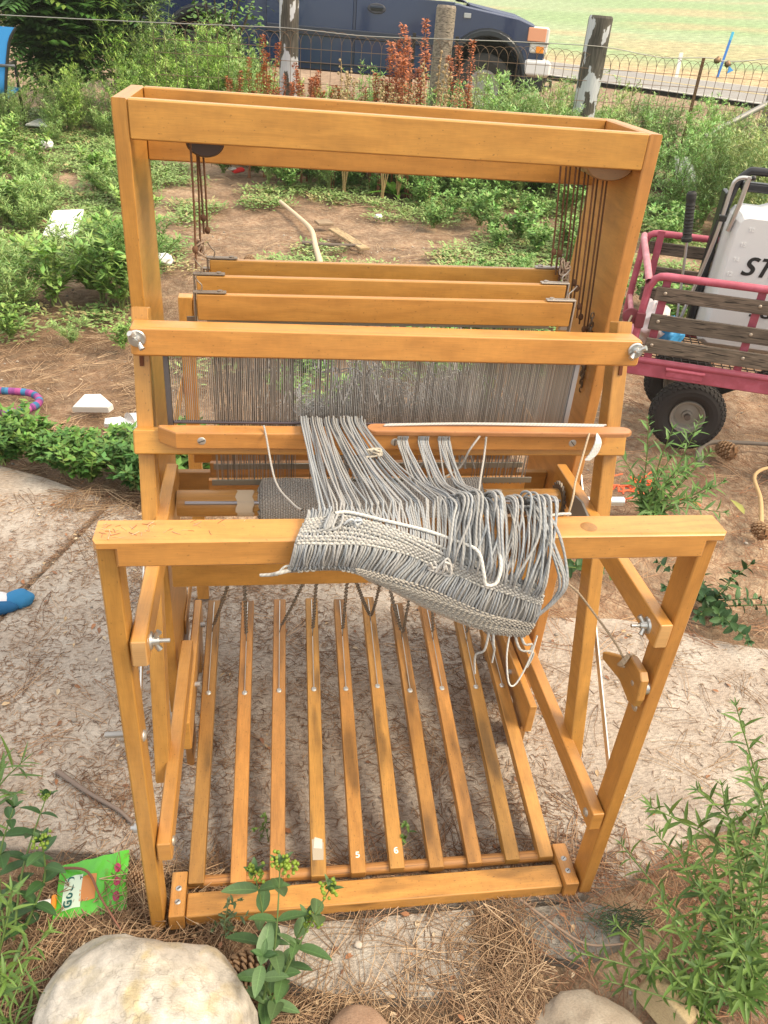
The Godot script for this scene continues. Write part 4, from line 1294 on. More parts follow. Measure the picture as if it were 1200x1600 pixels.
func build_wagon() -> void:
	var g := thing("garden_wagon", "faded pink metal garden wagon with weathered slat sides", "wagon", W(0.3, T(-1.8), 0.25))
	var d := Vector3(0.935, 0, 0.354)
	var n := Vector3(d.z, 0, -d.x)
	var bs := Basis(d, Vector3.UP, -n)
	var pink := Color(0.46, 0.11, 0.17)
	var Ln := 1.15
	wpart("deck_rail", g, pink, func(b):
		for off in [0.0, 0.52]:
			b.box(W(Ln / 2, 0.328, off), Vector3(Ln, 0.055, 0.012), bs, 0.004)
			b.tube(PackedVector3Array([W(-0.01, 0.355, off), W(Ln, 0.358, off)]), 0.011, -1, 10, true)
		for x in [0.0, Ln]: b.box(W(x, 0.328, 0.26), Vector3(0.012, 0.055, 0.52), bs, 0.004), "worn_paint")
	wpart("deck_mesh", g, Color(0.05, 0.045, 0.045), func(b):
		for k in 40: b.beam(W(0.02 + k * 0.028, 0.335, 0.01), W(0.02 + k * 0.028 + 0.0001, 0.335, 0.51), 0.004, 0.004)
		for k in 18: b.beam(W(0.01, 0.331, 0.02 + k * 0.028), W(Ln - 0.01, 0.331, 0.02 + k * 0.028), 0.004, 0.004), "dull_steel")
	for off in [0.0, 0.52]:
		var up := 0.0 if off == 0.0 else 0.03
		wpart("side_rail", g, pink * 1.1, func(b):
			var ps := [W(0.0, 0.36, off), W(0.0, 0.48, off), W(0.004, 0.60 + up, off), W(0.018, 0.632 + up, off), W(0.05, 0.643 + up, off), W(0.3, 0.644 + up, off), W(Ln, 0.646 + up, off)]
			b.tube(PackedVector3Array([ps[0], ps[1], ps[2], ps[3], W(0.032, 0.640 + up, off), ps[4], ps[5], ps[6]]), 0.0125, -1, 12), "worn_paint")
		for x in [0.058, 0.355, 0.70]:
			wpart("upright", g, pink * 1.05, func(b): b.box(W(x, 0.495 + up, off + (0.010 if off == 0.0 else -0.010)), Vector3(0.026, 0.29 + up, 0.005), bs, 0.001), "worn_paint")
		for k in 3:
			var y: float = [0.588, 0.494, 0.412][k] + up
			var sl := wpart("side_slat", g, Color(0.20, 0.165, 0.14) * R(0.85, 1.2), func(b): b.box(W(0.012 + Ln / 2 + 0.005 * k, y, off + (-0.007 if off == 0.0 else 0.007)), Vector3(Ln - 0.03, 0.044 if k == 0 else 0.052, 0.012), bs, 0.002), "greywood")
			for x in [0.058, 0.355]:
				wpart("bolt", sl, Color(0.42, 0.36, 0.30), func(b): disc(b, W(x, y + 0.004, off + (-0.013 if off == 0.0 else 0.013)), -n if off == 0.0 else n, 0.006, 0.004), "dull_steel")
	wpart("end_rail", g, Color(0.66, 0.30, 0.36), func(b):
		b.tube(curve([W(0.0, 0.62, 0.0), W(-0.006, 0.645, 0.10), W(-0.006, 0.66, 0.42), W(0.0, 0.66, 0.52)], 14), 0.012, -1, 10)
		b.tube(curve([W(0.0, 0.43, 0.0), W(0.0, 0.42, 0.26), W(0.0, 0.43, 0.52)], 8), 0.010, -1, 10), "worn_paint")
	wpart("hinge", g, pink * 1.15, func(b):
		b.rod(W(0.125, 0.338, -0.008), W(0.255, 0.338, -0.008), 0.0065, 10)
		b.box(W(0.19, 0.328, -0.0075), Vector3(0.12, 0.03, 0.003), bs, 0.001), "worn_paint")
	wpart("corner_latch", g, Color(0.22, 0.05, 0.07), func(b):
		b.lathe(PackedVector2Array([Vector2(0, 0.006), Vector2(0.026, 0.005), Vector2(0.028, 0.0), Vector2(0, -0.004)]), W(-0.03, 0.50, 0.0), Basis(d, -n, Vector3.UP), 18)
		b.box(W(0.0, 0.495, -0.006), Vector3(0.03, 0.05, 0.03), bs, 0.003), "worn_paint")
	wpart("latch_rope", g, Color(0.5, 0.42, 0.3), func(b):
		b.tube(curve([W(-0.028, 0.505, -0.006), W(-0.036, 0.47, -0.01), W(-0.04, 0.42, -0.006), W(-0.032, 0.395, 0.0)], 12), 0.004, -1, 6), "yarn")
	wpart("axle", g, Color(0.03, 0.03, 0.03), func(b):
		b.rod(W(0.268, 0.122, 0.16), W(0.268, 0.122, 0.50), 0.010, 10)
		b.beam(W(0.27, 0.13, 0.26), W(0.55, 0.30, 0.26), 0.03, 0.03), "dull_steel")
	for off in [0.15, 0.50]:
		var c := W(0.268, 0.132 + T(-1.8), off)
		var ax := -n
		var wb := Basis(d, ax, Vector3.UP)
		var wh := MB.new()
		wh.col = Color(0.028, 0.027, 0.027)
		var pr := PackedVector2Array()
		for k in 19:
			var an := -PI * 0.55 + PI * 2.1 * k / 18.0
			pr.append(Vector2(0.102 + 0.040 * sin(an + PI / 2 - 0.0) if false else 0.096 + 0.039 * cos(an - 0.0), -0.039 * sin(an)))
		wh.lathe(pr, c, wb, 40)
		# diamond tread blocks
		for ring in 5:
			for k in 40:
				var an := TAU * (k + 0.5 * (ring % 2)) / 40.0
				var ph := (ring - 2) * 0.42
				var rad := (wb.x * cos(an) + wb.z * sin(an)) 
				var q := c + rad * (0.096 + 0.0385 * cos(ph)) + ax * 0.0395 * sin(ph)
				var nn := (rad * cos(ph) + ax * sin(ph)).normalized()
				var tg := (wb.z * cos(an) - wb.x * sin(an))
				var sd := nn.cross(tg)
				wh.box(q, Vector3(0.0125, 0.0125, 0.005), Basis((tg + sd).normalized(), (sd - tg).normalized(), nn), 0.001)
		var w := obj("wheel", wh, M.rubber, g)
		wpart("rim", w, Color(0.27, 0.245, 0.215), func(b):
			b.lathe(PackedVector2Array([Vector2(0.0, 0.012), Vector2(0.018, 0.012), Vector2(0.02, 0.002), Vector2(0.042, -0.002), Vector2(0.048, 0.012), Vector2(0.055, 0.014), Vector2(0.059, 0.028), Vector2(0.062, 0.028), Vector2(0.064, 0.018), Vector2(0.062, -0.02)]), c, wb, 32), "satin")
		wpart("hub", w, Color(0.10, 0.08, 0.07), func(b): b.rod(c, c + ax * 0.03, 0.011, 14), "satin")
	# sprayer tank standing in the wagon
	var sp_ := thing("sprayer_tank", "white plastic sprayer tank with black lettering and black carrying frame in the wagon", "sprayer", W(0.42, 0.34, 0.27))
	var tb := MB.new()
	tb.col = Color(0.66, 0.66, 0.67)
	var lean := (bs * Vector3(-0.0, 1, -0.0)).normalized()
	var f0 := func(x: float, y: float, z: float) -> Vector3: return W(0.245 + x + (0.0), 0.36 + y, 0.24 + z)
	var ol := PackedVector2Array([Vector2(0.03, 0.0), Vector2(0.36, 0.0), Vector2(0.38, 0.02), Vector2(0.38, 0.40), Vector2(0.35, 0.47), Vector2(0.27, 0.485), Vector2(0.13, 0.48), Vector2(0.10, 0.468), Vector2(0.045, 0.468), Vector2(0.022, 0.46), Vector2(0.008, 0.44), Vector2(0.002, 0.40), Vector2(0.0, 0.02)])
	tb.prism(ol, f0.call(0, 0, 0.09), bs, 0.2, 0.018)
	obj("tank", tb, M.plastic, sp_)
	wpart("carry_frame", sp_, Color(0.018, 0.018, 0.02), func(b):
		b.tube(curve([f0.call(-0.016, 0.05, 0.16), f0.call(-0.02, 0.3, 0.16), f0.call(0.0, 0.50, 0.16), f0.call(0.03, 0.565, 0.16), f0.call(0.09, 0.575, 0.16), f0.call(0.4, 0.57, 0.16)], 40), 0.014, -1, 10)
		b.box(f0.call(0.2, 0.525, 0.16), Vector3(0.36, 0.03, 0.05), bs, 0.008)
		b.box(f0.call(-0.012, 0.25, 0.2), Vector3(0.02, 0.5, 0.1), bs, 0.006), "plastic")
	wpart("filler_cap", sp_, Color(0.75, 0.16, 0.02), func(b): b.lathe(PackedVector2Array([Vector2(0, 0.05), Vector2(0.05, 0.045), Vector2(0.06, 0.03), Vector2(0.06, 0.0)]), f0.call(0.215, 0.485, 0.09), bs, 24), "plastic")
	var fx := f0.call(0, 0, -0.0115)
	for e in [["STIHL", 0.062, 0.245, 1.02, true], ["SG 51", 0.135, 0.115, 0.7, true], ["18", 0.054, 0.405, 0.22, false], ["15", 0.042, 0.355, 0.22, false], ["14", 0.034, 0.305, 0.22, false], ["12", 0.026, 0.255, 0.22, false]]:
		var tm := TextMesh.new()
		tm.text = e[0]
		tm.font = font(true)
		tm.font_size = 40
		tm.pixel_size = 0.00215 * float(e[3])
		tm.depth = 0.0015
		tm.horizontal_alignment = HORIZONTAL_ALIGNMENT_LEFT
		tm.vertical_alignment = VERTICAL_ALIGNMENT_BOTTOM
		var o := MeshInstance3D.new()
		o.name = "lettering" if e[4] else "level_number"
		o.mesh = tm
		o.material_override = flat(Color(0.015, 0.015, 0.015) if e[4] else Color(0.8, 0.8, 0.8), 0.5)
		sp_.add_child(o, true)
		var sh := 0.25 if e[4] else 0.0
		o.transform = Transform3D(Basis(d, Vector3.UP + d * sh, -n), W(0.245 + float(e[1]), 0.36 + float(e[2]), 0.24 - 0.0112) - sp_.position)
	# pump lever and wand
	wpart("pump_lever", sp_, Color(0.55, 0.54, 0.53), func(b):
		b.tube(curve([W(0.165, 0.42, 0.26), W(0.19, 0.60, 0.25), W(0.205, 0.75, 0.24), W(0.21, 0.89, 0.24), W(0.217, 0.92, 0.24), W(0.235, 0.93, 0.24), W(0.262, 0.93, 0.24)], 40), 0.0065, -1, 8)
		b.tube(PackedVector3Array([W(0.255, 0.935, 0.24), W(0.25, 0.85, 0.24), W(0.24, 0.76, 0.25)]), 0.008, -1, 8, true), "steel")
	wpart("lever_clip", sp_, Color(0.02, 0.02, 0.02), func(b):
		b.box(W(0.209, 0.80, 0.24), Vector3(0.026, 0.02, 0.022), bs, 0.003)
		b.ball(W(0.268, 0.932, 0.24), Vector3.ONE * 0.009), "plastic")
	var tool := thing("tool_with_grip", "long steel rod with ribbed black rubber grip standing in the wagon", "tool", W(0.16, 0.36, 0.25))
	wpart("rod", tool, Color(0.5, 0.5, 0.5), func(b): b.rod(W(0.165, 0.37, 0.25), W(0.116, 0.73, 0.25), 0.0048, 10), "steel")
	wpart("grip", tool, Color(0.022, 0.022, 0.022), func(b):
		var up := (W(0.092, 0.87, 0.25) - W(0.116, 0.72, 0.25)).normalized()
		var pr := PackedVector2Array([Vector2(0.0, 0.152), Vector2(0.007, 0.152), Vector2(0.011, 0.157), Vector2(0.0165, 0.150), Vector2(0.0170, 0.135), Vector2(0.0145, 0.122)])
		for k in 9:
			var y := 0.113 - k * 0.0115
			pr.append(Vector2(0.0155, y + 0.004)); pr.append(Vector2(0.0165, y + 0.001)); pr.append(Vector2(0.0145, y - 0.003))
		pr.append(Vector2(0.0155, 0.010)); pr.append(Vector2(0.019, 0.006)); pr.append(Vector2(0.017, -0.006)); pr.append(Vector2(0.0, -0.008))
		var r := up.cross(Vector3(0.1, 0.2, 0.9)).normalized()
		b.lathe(pr, W(0.116, 0.715, 0.25), Basis(r, up, r.cross(up)), 20), "rubber")
	# plastic bags
	for e in [[0.065, 0.44, 0.16, Vector3(0.055, 0.075, 0.10), Color(0.62, 0.55, 0.55), "clear wrinkled plastic bag at the wagon's corner"], [0.12, 0.42, 0.12, Vector3(0.05, 0.06, 0.06), Color(0.06, 0.35, 0.72), "blue and clear plastic bag behind the wagon's slats"]]:
		var b := MB.new()
		b.col = e[4]
		b.ball(W(e[0], e[1], e[2]), e[3], bs, 22, 16, noise(int(e[0] * 900.0), 0.6, 3), 0.45)
		tag(obj("plastic_bag", b, M.satin), e[5], "bag")

# ------------------------------------------------------------------ truck
func build_truck() -> void:
	var A := Vector3(2.67, 0, -10.59)                # front axle on the side towards us
	var d := Vector3(0.984, 0, 0.178)
	var n := Vector3(0.178, 0, -0.984)
	var Y := T(-10.6)
	var t := thing("pickup_truck", "dark blue crew cab pickup truck parked beyond the wire fence", "truck", A - d * 1.5 + n * 0.9 + Vector3(0, Y, 0))
	var bs := Basis(d, Vector3.UP, -n)
	var at := func(x: float, y: float, z: float) -> Vector3: return A + d * x + n * z + Vector3(0, Y + y, 0)
	var navy := Color(0.014, 0.027, 0.08)
	# lower body with wheel arches
	var pl := PackedVector2Array()
	pl.append(Vector2(0.70, 0.62))
	pl.append(Vector2(0.74, 0.80)); pl.append(Vector2(0.74, 1.0)); pl.append(Vector2(0.66, 1.10)); pl.append(Vector2(0.35, 1.19)); pl.append(Vector2(-0.32, 1.27)); pl.append(Vector2(-0.42, 1.29))
	pl.append(Vector2(-2.9, 1.31)); pl.append(Vector2(-4.9, 1.32)); pl.append(Vector2(-4.95, 0.65))
	pl.append(Vector2(-4.15, 0.58))
	for k in 11: pl.append(Vector2(-3.65 + 0.47 * cos(PI + PI * -k / 10.0), 0.45 + 0.52 * sin(PI * k / 10.0)))
	pl.append(Vector2(-3.1, 0.42)); pl.append(Vector2(-0.55, 0.42))
	for k in 11: pl.append(Vector2(0.0 + 0.47 * cos(PI - PI * k / 10.0), 0.43 + 0.52 * sin(PI * k / 10.0)))
	pl.append(Vector2(0.50, 0.55))
	wpart("body", t, navy, func(b): b.prism(pl, at.call(0, 0, 0.95), bs, 1.86, 0.02), "car_paint")
	wpart("hood", t, navy * 1.1, func(b): b.prism(PackedVector2Array([Vector2(0.60, 1.10), Vector2(0.56, 1.145), Vector2(0.3, 1.235), Vector2(-0.30, 1.315), Vector2(-0.34, 1.26)]), at.call(0, 0, 0.95), bs, 1.5, 0.04), "car_paint")
	wpart("cab", t, navy, func(b): b.prism(PackedVector2Array([Vector2(-0.95, 1.80), Vector2(-2.7, 1.84), Vector2(-2.95, 1.30), Vector2(-2.8, 1.30), Vector2(-2.66, 1.74), Vector2(-1.05, 1.72), Vector2(-0.45, 1.31), Vector2(-0.30, 1.30)]), at.call(0, 0, 0.95), bs, 1.62, 0.03), "car_paint")
	wpart("pillar", t, navy, func(b): b.box(at.call(-1.72, 1.5, 0.16), Vector3(0.16, 0.45, 0.05), bs, 0.01), "car_paint")
	for e in [[-1.62, -0.62, "front"], [-2.68, -1.82, "rear"]]:
		wpart("side_window", t, Color.WHITE, func(b): b.prism(PackedVector2Array([Vector2(e[0], 1.33), Vector2(e[1], 1.33), Vector2(e[1] - (0.42 if e[2] == "front" else 0.0), 1.72), Vector2(e[0] + 0.05, 1.72)]), at.call(0, 0, 0.155), bs, 0.006, 0.001), "glass")
	wpart("windshield", t, Color.WHITE, func(b): b.prism(PackedVector2Array([Vector2(-0.39, 1.315), Vector2(-0.98, 1.73), Vector2(-0.99, 1.72), Vector2(-0.41, 1.31)]), at.call(0, 0, 0.95), bs, 1.5, 0.001), "glass")
	wpart("seat", t, Color(0.1, 0.1, 0.1), func(b):
		for z in [0.55, 1.35]: b.box(at.call(-1.5, 1.3, z), Vector3(0.18, 0.6, 0.5), bs, 0.05), "matte")
	for e in [[-1.70, -0.47], [-2.83, -1.73]]:
		var dr := wpart("door", t, navy * 1.12, func(b): b.prism(PackedVector2Array([Vector2(e[0], 0.50), Vector2(e[1], 0.50), Vector2(e[1], 1.30), Vector2(e[0], 1.30)]), at.call(0, 0, 0.012), bs, 0.02, 0.008), "car_paint")
		wpart("door_handle", dr, Color(0.06, 0.065, 0.085), func(b):
			var pp := PackedVector2Array()
			for k in 16: pp.append(Vector2(e[0] + 0.26 + 0.115 * cos(TAU * k / 16.0), 1.16 + 0.058 * sin(TAU * k / 16.0)))
			b.prism(pp, at.call(0, 0, 0.0), bs, 0.03, 0.008)
			b.col = Color(0.012, 0.012, 0.015)
			b.box(at.call(e[0] + 0.26, 1.15, -0.016), Vector3(0.15, 0.035, 0.012), bs, 0.004)
			b.col = Color(0.03, 0.04, 0.07)
			b.box(at.call(e[0] + 0.26, 1.175, -0.022), Vector3(0.17, 0.028, 0.02), bs, 0.006), "plastic")
	wpart("side_molding", t, Color(0.03, 0.038, 0.06), func(b): b.box(at.call(-1.65, 0.86, -0.006), Vector3(2.35, 0.10, 0.03), bs, 0.012), "plastic")
	wpart("emblem", t, Color(0.55, 0.55, 0.56), func(b): b.box(at.call(-0.30, 1.17, 0.012), Vector3(0.09, 0.055, 0.012), bs, 0.006), "steel")
	for x in [0.0, -3.65]:
		wpart("fender_flare", t, Color(0.022, 0.024, 0.032), func(b):
			var pp := PackedVector2Array()
			for k in 15: pp.append(Vector2(x + 0.56 * cos(PI * k / 14.0), 0.46 + 0.60 * sin(PI * k / 14.0)))
			for k in 15: pp.append(Vector2(x - 0.475 * cos(PI * k / 14.0), 0.45 + 0.50 * sin(PI * k / 14.0)))
			b.prism(pp, at.call(0, 0, 0.03), bs, 0.09, 0.03), "plastic")
		for z in [0.14, 1.76]:
			var wb := Basis(d, -n, Vector3.UP)
			var c: Vector3 = at.call(x, 0.39, z)
			var w := wpart("wheel", t, Color(0.02, 0.02, 0.021), func(b):
				b.lathe(PackedVector2Array([Vector2(0.21, 0.11), Vector2(0.30, 0.125), Vector2(0.37, 0.115), Vector2(0.39, 0.08), Vector2(0.39, -0.1), Vector2(0.2, -0.1)]), c, wb, 36), "rubber")
			wpart("rim", w, Color(0.5, 0.5, 0.5), func(b): b.lathe(PackedVector2Array([Vector2(0, 0.09), Vector2(0.06, 0.09), Vector2(0.08, 0.05), Vector2(0.17, 0.06), Vector2(0.205, 0.10), Vector2(0.215, 0.10), Vector2(0.215, -0.05)]), c, wb, 28), "steel")
	for z in [0.20, 1.70]:
		var hl := wpart("headlight", t, Color(0.62, 0.62, 0.6), func(b): b.box(at.call(0.64, 0.97, z), Vector3(0.24, 0.30, 0.40), bs, 0.03), "plastic")
		if z < 1.0:
			wpart("amber_lens", hl, Color(0.72, 0.34, 0.20), func(b): b.box(at.call(0.60, 1.03, z - 0.195), Vector3(0.23, 0.15, 0.03), bs, 0.008), "plastic")
			wpart("amber_lens", hl, Color(0.8, 0.28, 0.02), func(b): b.box(at.call(0.66, 0.87, z - 0.196), Vector3(0.10, 0.075, 0.03), bs, 0.008), "plastic")
			wpart("lens_divider", hl, Color(0.03, 0.03, 0.04), func(b): b.box(at.call(0.64, 0.945, z - 0.197), Vector3(0.25, 0.018, 0.03), bs, 0.003), "plastic")
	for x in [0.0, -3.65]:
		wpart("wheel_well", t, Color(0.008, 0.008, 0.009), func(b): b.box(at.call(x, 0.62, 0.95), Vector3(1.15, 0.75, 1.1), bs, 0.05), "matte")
	wpart("grille", t, Color(0.05, 0.05, 0.05), func(b): b.box(at.call(0.745, 0.97, 0.95), Vector3(0.03, 0.26, 1.0), bs, 0.01), "plastic")
	wpart("front_bumper", t, Color(0.66, 0.67, 0.68), func(b):
		b.box(at.call(0.66, 0.665, 0.95), Vector3(0.36, 0.19, 1.94), bs, 0.04), "satin")
	wpart("lower_valance", t, Color(0.022, 0.022, 0.024), func(b):
		b.prism(PackedVector2Array([Vector2(0.42, 0.36), Vector2(0.78, 0.40), Vector2(0.82, 0.58), Vector2(0.45, 0.80), Vector2(0.42, 0.7)]), at.call(0, 0, 0.95), bs, 1.84, 0.02), "plastic")
	wpart("tow_hook", t, Color(0.04, 0.04, 0.04), func(b): b.tube(curve([at.call(0.80, 0.52, 0.3), at.call(0.9, 0.52, 0.3), at.call(0.9, 0.45, 0.3), at.call(0.80, 0.45, 0.3)], 12), 0.018, -1, 8), "plastic")
	wpart("door_mirror", t, Color(0.02, 0.02, 0.025), func(b): b.box(at.call(-0.62, 1.42, -0.16), Vector3(0.10, 0.22, 0.24), bs, 0.03), "plastic")
	wpart("wiper", t, Color(0.02, 0.02, 0.02), func(b): b.tube(PackedVector3Array([at.call(-0.36, 1.33, 0.4), at.call(-0.62, 1.50, 0.6)]), 0.008, -1, 6), "plastic")
	wpart("underbody", t, Color(0.015, 0.015, 0.016), func(b): b.box(at.call(-2.0, 0.5, 0.95), Vector3(5.0, 0.2, 1.2), bs, 0.03), "matte")

# ------------------------------------------------------------------ fence
func build_fence() -> void:
	var f := thing("wire_fence", "loop topped wire fence on wooden posts along the road side of the yard", "fence", Vector3(1.3, T(-6.5), -6.5))
	var posts := [[0.03, 1.40, 0.075, 0], [1.265, 1.395, 0.078, 1], [2.55, 1.42, 0.098, 0], [4.30, 1.10, 0.09, 1]]
	for p in posts:
		var pm := wpart("fence_post", f, Color(0.68, 0.66, 0.64) if p[3] == 0 else Color(0.40, 0.36, 0.32), func(b):
			var pr := PackedVector2Array([Vector2(0.0, p[1]), Vector2(p[2] * 0.9, p[1] - 0.002), Vector2(p[2], p[1] - 0.02)])
			for k in 8: pr.append(Vector2(p[2] * (1.0 + 0.02 * sin(k * 2.1)), lerpf(p[1] - 0.05, -0.1, (k + 1) / 8.0)))
			var st: int = b.v.size()
			b.lathe(pr, Vector3(p[0], 0, -6.5), Basis.IDENTITY, 22)
			for i in range(st, b.v.size()):
				var q: Vector3 = b.v[i]
				b.t[i] = Vector2(atan2(q.z + 6.5, q.x - p[0]) / TAU, (p[1] - q.y) / 1.4), "peeling" if p[3] == 0 else "greywood")
		if p[3] == 0 and p[0] > 1.0: tag(pm, "post with white paint peeling off in patches")
	for x in [1.02, 1.37, 3.5]:
		wpart("metal_stake", f, Color(0.05, 0.045, 0.04) if x < 2.0 else Color(0.16, 0.09, 0.05), func(b): b.box(Vector3(x, 0.64, -6.46), Vector3(0.028, 1.1, 0.008), Basis.IDENTITY, 0.002), "dull_steel")
	# top strand, draped between posts
	wpart("top_wire", f, Color(0.32, 0.31, 0.30), func(b):
		b.tube(curve([Vector3(-3.2, 1.05, -6.45), Vector3(-1.4, 1.10, -6.42), Vector3(-0.42, 1.135, -6.41), Vector3(0.03, 1.15, -6.415), Vector3(0.6, 1.14, -6.41), Vector3(1.265, 1.165, -6.41), Vector3(1.9, 1.19, -6.41), Vector3(2.55, 1.205, -6.40), Vector3(2.95, 1.175, -6.41), Vector3(3.15, 1.165, -6.41), Vector3(3.5, 1.19, -6.41), Vector3(3.75, 1.18, -6.41), Vector3(4.3, 1.25, -6.41), Vector3(5.0, 1.26, -6.41)], 120), 0.0034, -1, 6), "dull_steel")
	var b := MB.new()
	b.col = Color(0.20, 0.14, 0.10)
	var x := -1.0
	while x < 5.0:
		var ht := 1.05 + 0.012 * sin(x * 7.0) + 0.03 * (x / 3.0)
		var zz := -6.42 + 0.004 * sin(x * 31.0)
		b.tube(PackedVector3Array([Vector3(x, 0.12, zz), Vector3(x + 0.004 * sin(x * 50.0), 0.6, zz), Vector3(x, ht, zz)]), 0.0022, -1, 4)
		var lp := PackedVector3Array()
		for k in 9: lp.append(Vector3(x + 0.08 - 0.08 * cos(PI * k / 8.0), ht + 0.09 * sin(PI * k / 8.0), zz - 0.003))
		b.tube(lp, 0.0022, -1, 4)
		x += 0.08
	for y in [0.2, 0.35, 0.5, 0.65, 0.78, 0.93, 1.02]:
		var ln := PackedVector3Array()
		for k in 40: ln.append(Vector3(-1.0 + k * 0.154, y + 0.03 * (-1.0 + k * 0.154) / 3.0, -6.415 + 0.004 * sin(k * 1.3)))
		b.tube(ln, 0.0022, -1, 4)
	tag(obj("wire_mesh", b, M.dull_steel, f), "", "", "", "stuff")
	for xx in [3.60, 3.70]:
		wpart("wire_clamp", f, Color(0.20, 0.13, 0.08), func(b):
			b.ball(Vector3(xx, 1.178 - (xx - 3.6) * 0.2, -6.41), Vector3(0.03, 0.025, 0.02), Basis.IDENTITY, 8, 6, noise(4, 1.0), 0.5), "dull_steel")
	wpart("brace_pipe", f, Color(0.33, 0.32, 0.30), func(b): b.rod(Vector3(4.25, 0.98, -6.3), Vector3(3.55, 0.62, -6.2), 0.024, 12), "dull_steel")
	# marker stakes across the road
	for e in [["blue", Vector3(16.7, 0.05, -30.9), 1.65, 0.075, Color(0.02, 0.18, 0.62), 0.10], ["white", Vector3(14.0, 0.05, -28.6), 0.9, 0.10, Color(0.8, 0.8, 0.8), -0.04]]:
		var st := thing("marker_stake", "tall blue marker stake beyond the road" if e[0] == "blue" else "short white marker stake left of the blue one", "stake", e[1])
		wpart("stake", st, e[4], func(b): b.box(e[1] + Vector3(e[5] * e[2] * 0.5, e[2] * 0.5, 0), Vector3(e[3] * 1.2, e[2], 0.03), Basis(Vector3(0, 0, 1), -e[5]), 0.005), "satin")
		wpart("stake_cap", st, Color(0.05, 0.45, 0.75) if e[0] == "blue" else Color(0.8, 0.8, 0.78), func(b): b.box(e[1] + Vector3(e[5] * e[2] * 0.93, e[2] * 0.93, 0.004), Vector3(e[3] * 1.3, e[2] * 0.16, 0.036), Basis(Vector3(0, 0, 1), -e[5]), 0.006), "satin")
	var fl := MB.new()
	fl.col = Color(0.05, 0.3, 0.75)
	fl.prism(PackedVector2Array([Vector2(0, 0.3), Vector2(0.22, 0.42), Vector2(0, 0.55)]), Vector3(16.9, 0.1, -30.6), Basis.IDENTITY, 0.01, 0.002)
	fl.rod(Vector3(16.9, 0.0, -30.6), Vector3(16.9, 0.66, -30.6), 0.01, 6)
	tag(obj("marker_flag", fl, M.matte), "small blue flag right of the blue stake", "flag")

func build_chair() -> void:
	var o := gp(-2.36, -7.41)
	var c := thing("patio_chair", "blue sling patio chair with curved black metal frame at the left edge", "chair", o)
	var fr := Color(0.02, 0.02, 0.022)
	for x in [0.0, -0.5]:
		var off := Vector3(x, 0, 0)
		wpart("frame", c, fr, func(b):
			b.tube(curve([o + off + Vector3(-0.01, -0.01, 0), o + off + Vector3(-0.042, 0.153, 0), o + off + Vector3(-0.052, 0.28, 0), o + off + Vector3(-0.022, 0.455, 0), o + off + Vector3(0.028, 0.652, 0), o + off + Vector3(0.062, 0.748, 0), o + off + Vector3(0.122, 0.832, 0)], 36), 0.013, -1, 8), "plastic")
		wpart("armrest", c, Color(0.25, 0.25, 0.26), func(b): b.tube(PackedVector3Array([o + off + Vector3(0.07, 0.545, 0.02), o + off + Vector3(-0.06, 0.54, 0.02), o + off + Vector3(-0.05, 0.54, -0.45)]), 0.012, -1, 8, true), "dull_steel")
		wpart("front_leg", c, fr, func(b): b.tube(curve([o + off + Vector3(-0.05, 0.0, -0.5), o + off + Vector3(-0.05, 0.3, -0.46), o + off + Vector3(-0.05, 0.54, -0.45)], 12), 0.013, -1, 8), "plastic")
		wpart("seat_rail", c, Color(0.02, 0.16, 0.42), func(b): b.tube(PackedVector3Array([o + off + Vector3(-0.052, 0.285, 0), o + off + Vector3(-0.05, 0.33, -0.5)]), 0.013, -1, 8, true), "plastic")
	wpart("sling", c, Color(0.05, 0.30, 0.72), func(b):
		var ps := curve([Vector3(0.118, 0.832, 0), Vector3(0.056, 0.748, 0.0), Vector3(0.022, 0.652, 0), Vector3(-0.03, 0.455, 0), Vector3(-0.05, 0.34, -0.02), Vector3(-0.055, 0.31, -0.1), Vector3(-0.055, 0.33, -0.5)], 30)
		var pv := -1
		for i in ps.size():
			var tg := (ps[min(i + 1, ps.size() - 1)] - ps[max(i - 1, 0)]).normalized()
			var nn := Vector3(0, tg.z, -tg.y).normalized()
			for e in [0.0, -0.5]: b.p(o + ps[i] + Vector3(e, 0, 0), nn)
			for e in [0.0, -0.5]: b.p(o + ps[i] - nn * 0.004 + Vector3(e, 0, 0), -nn)
			if pv >= 0:
				b.quad(pv, pv + 1, pv + 5, pv + 4)
				b.quad(pv + 2, pv + 3, pv + 7, pv + 6)
			pv = b.v.size() - 4, "matte")

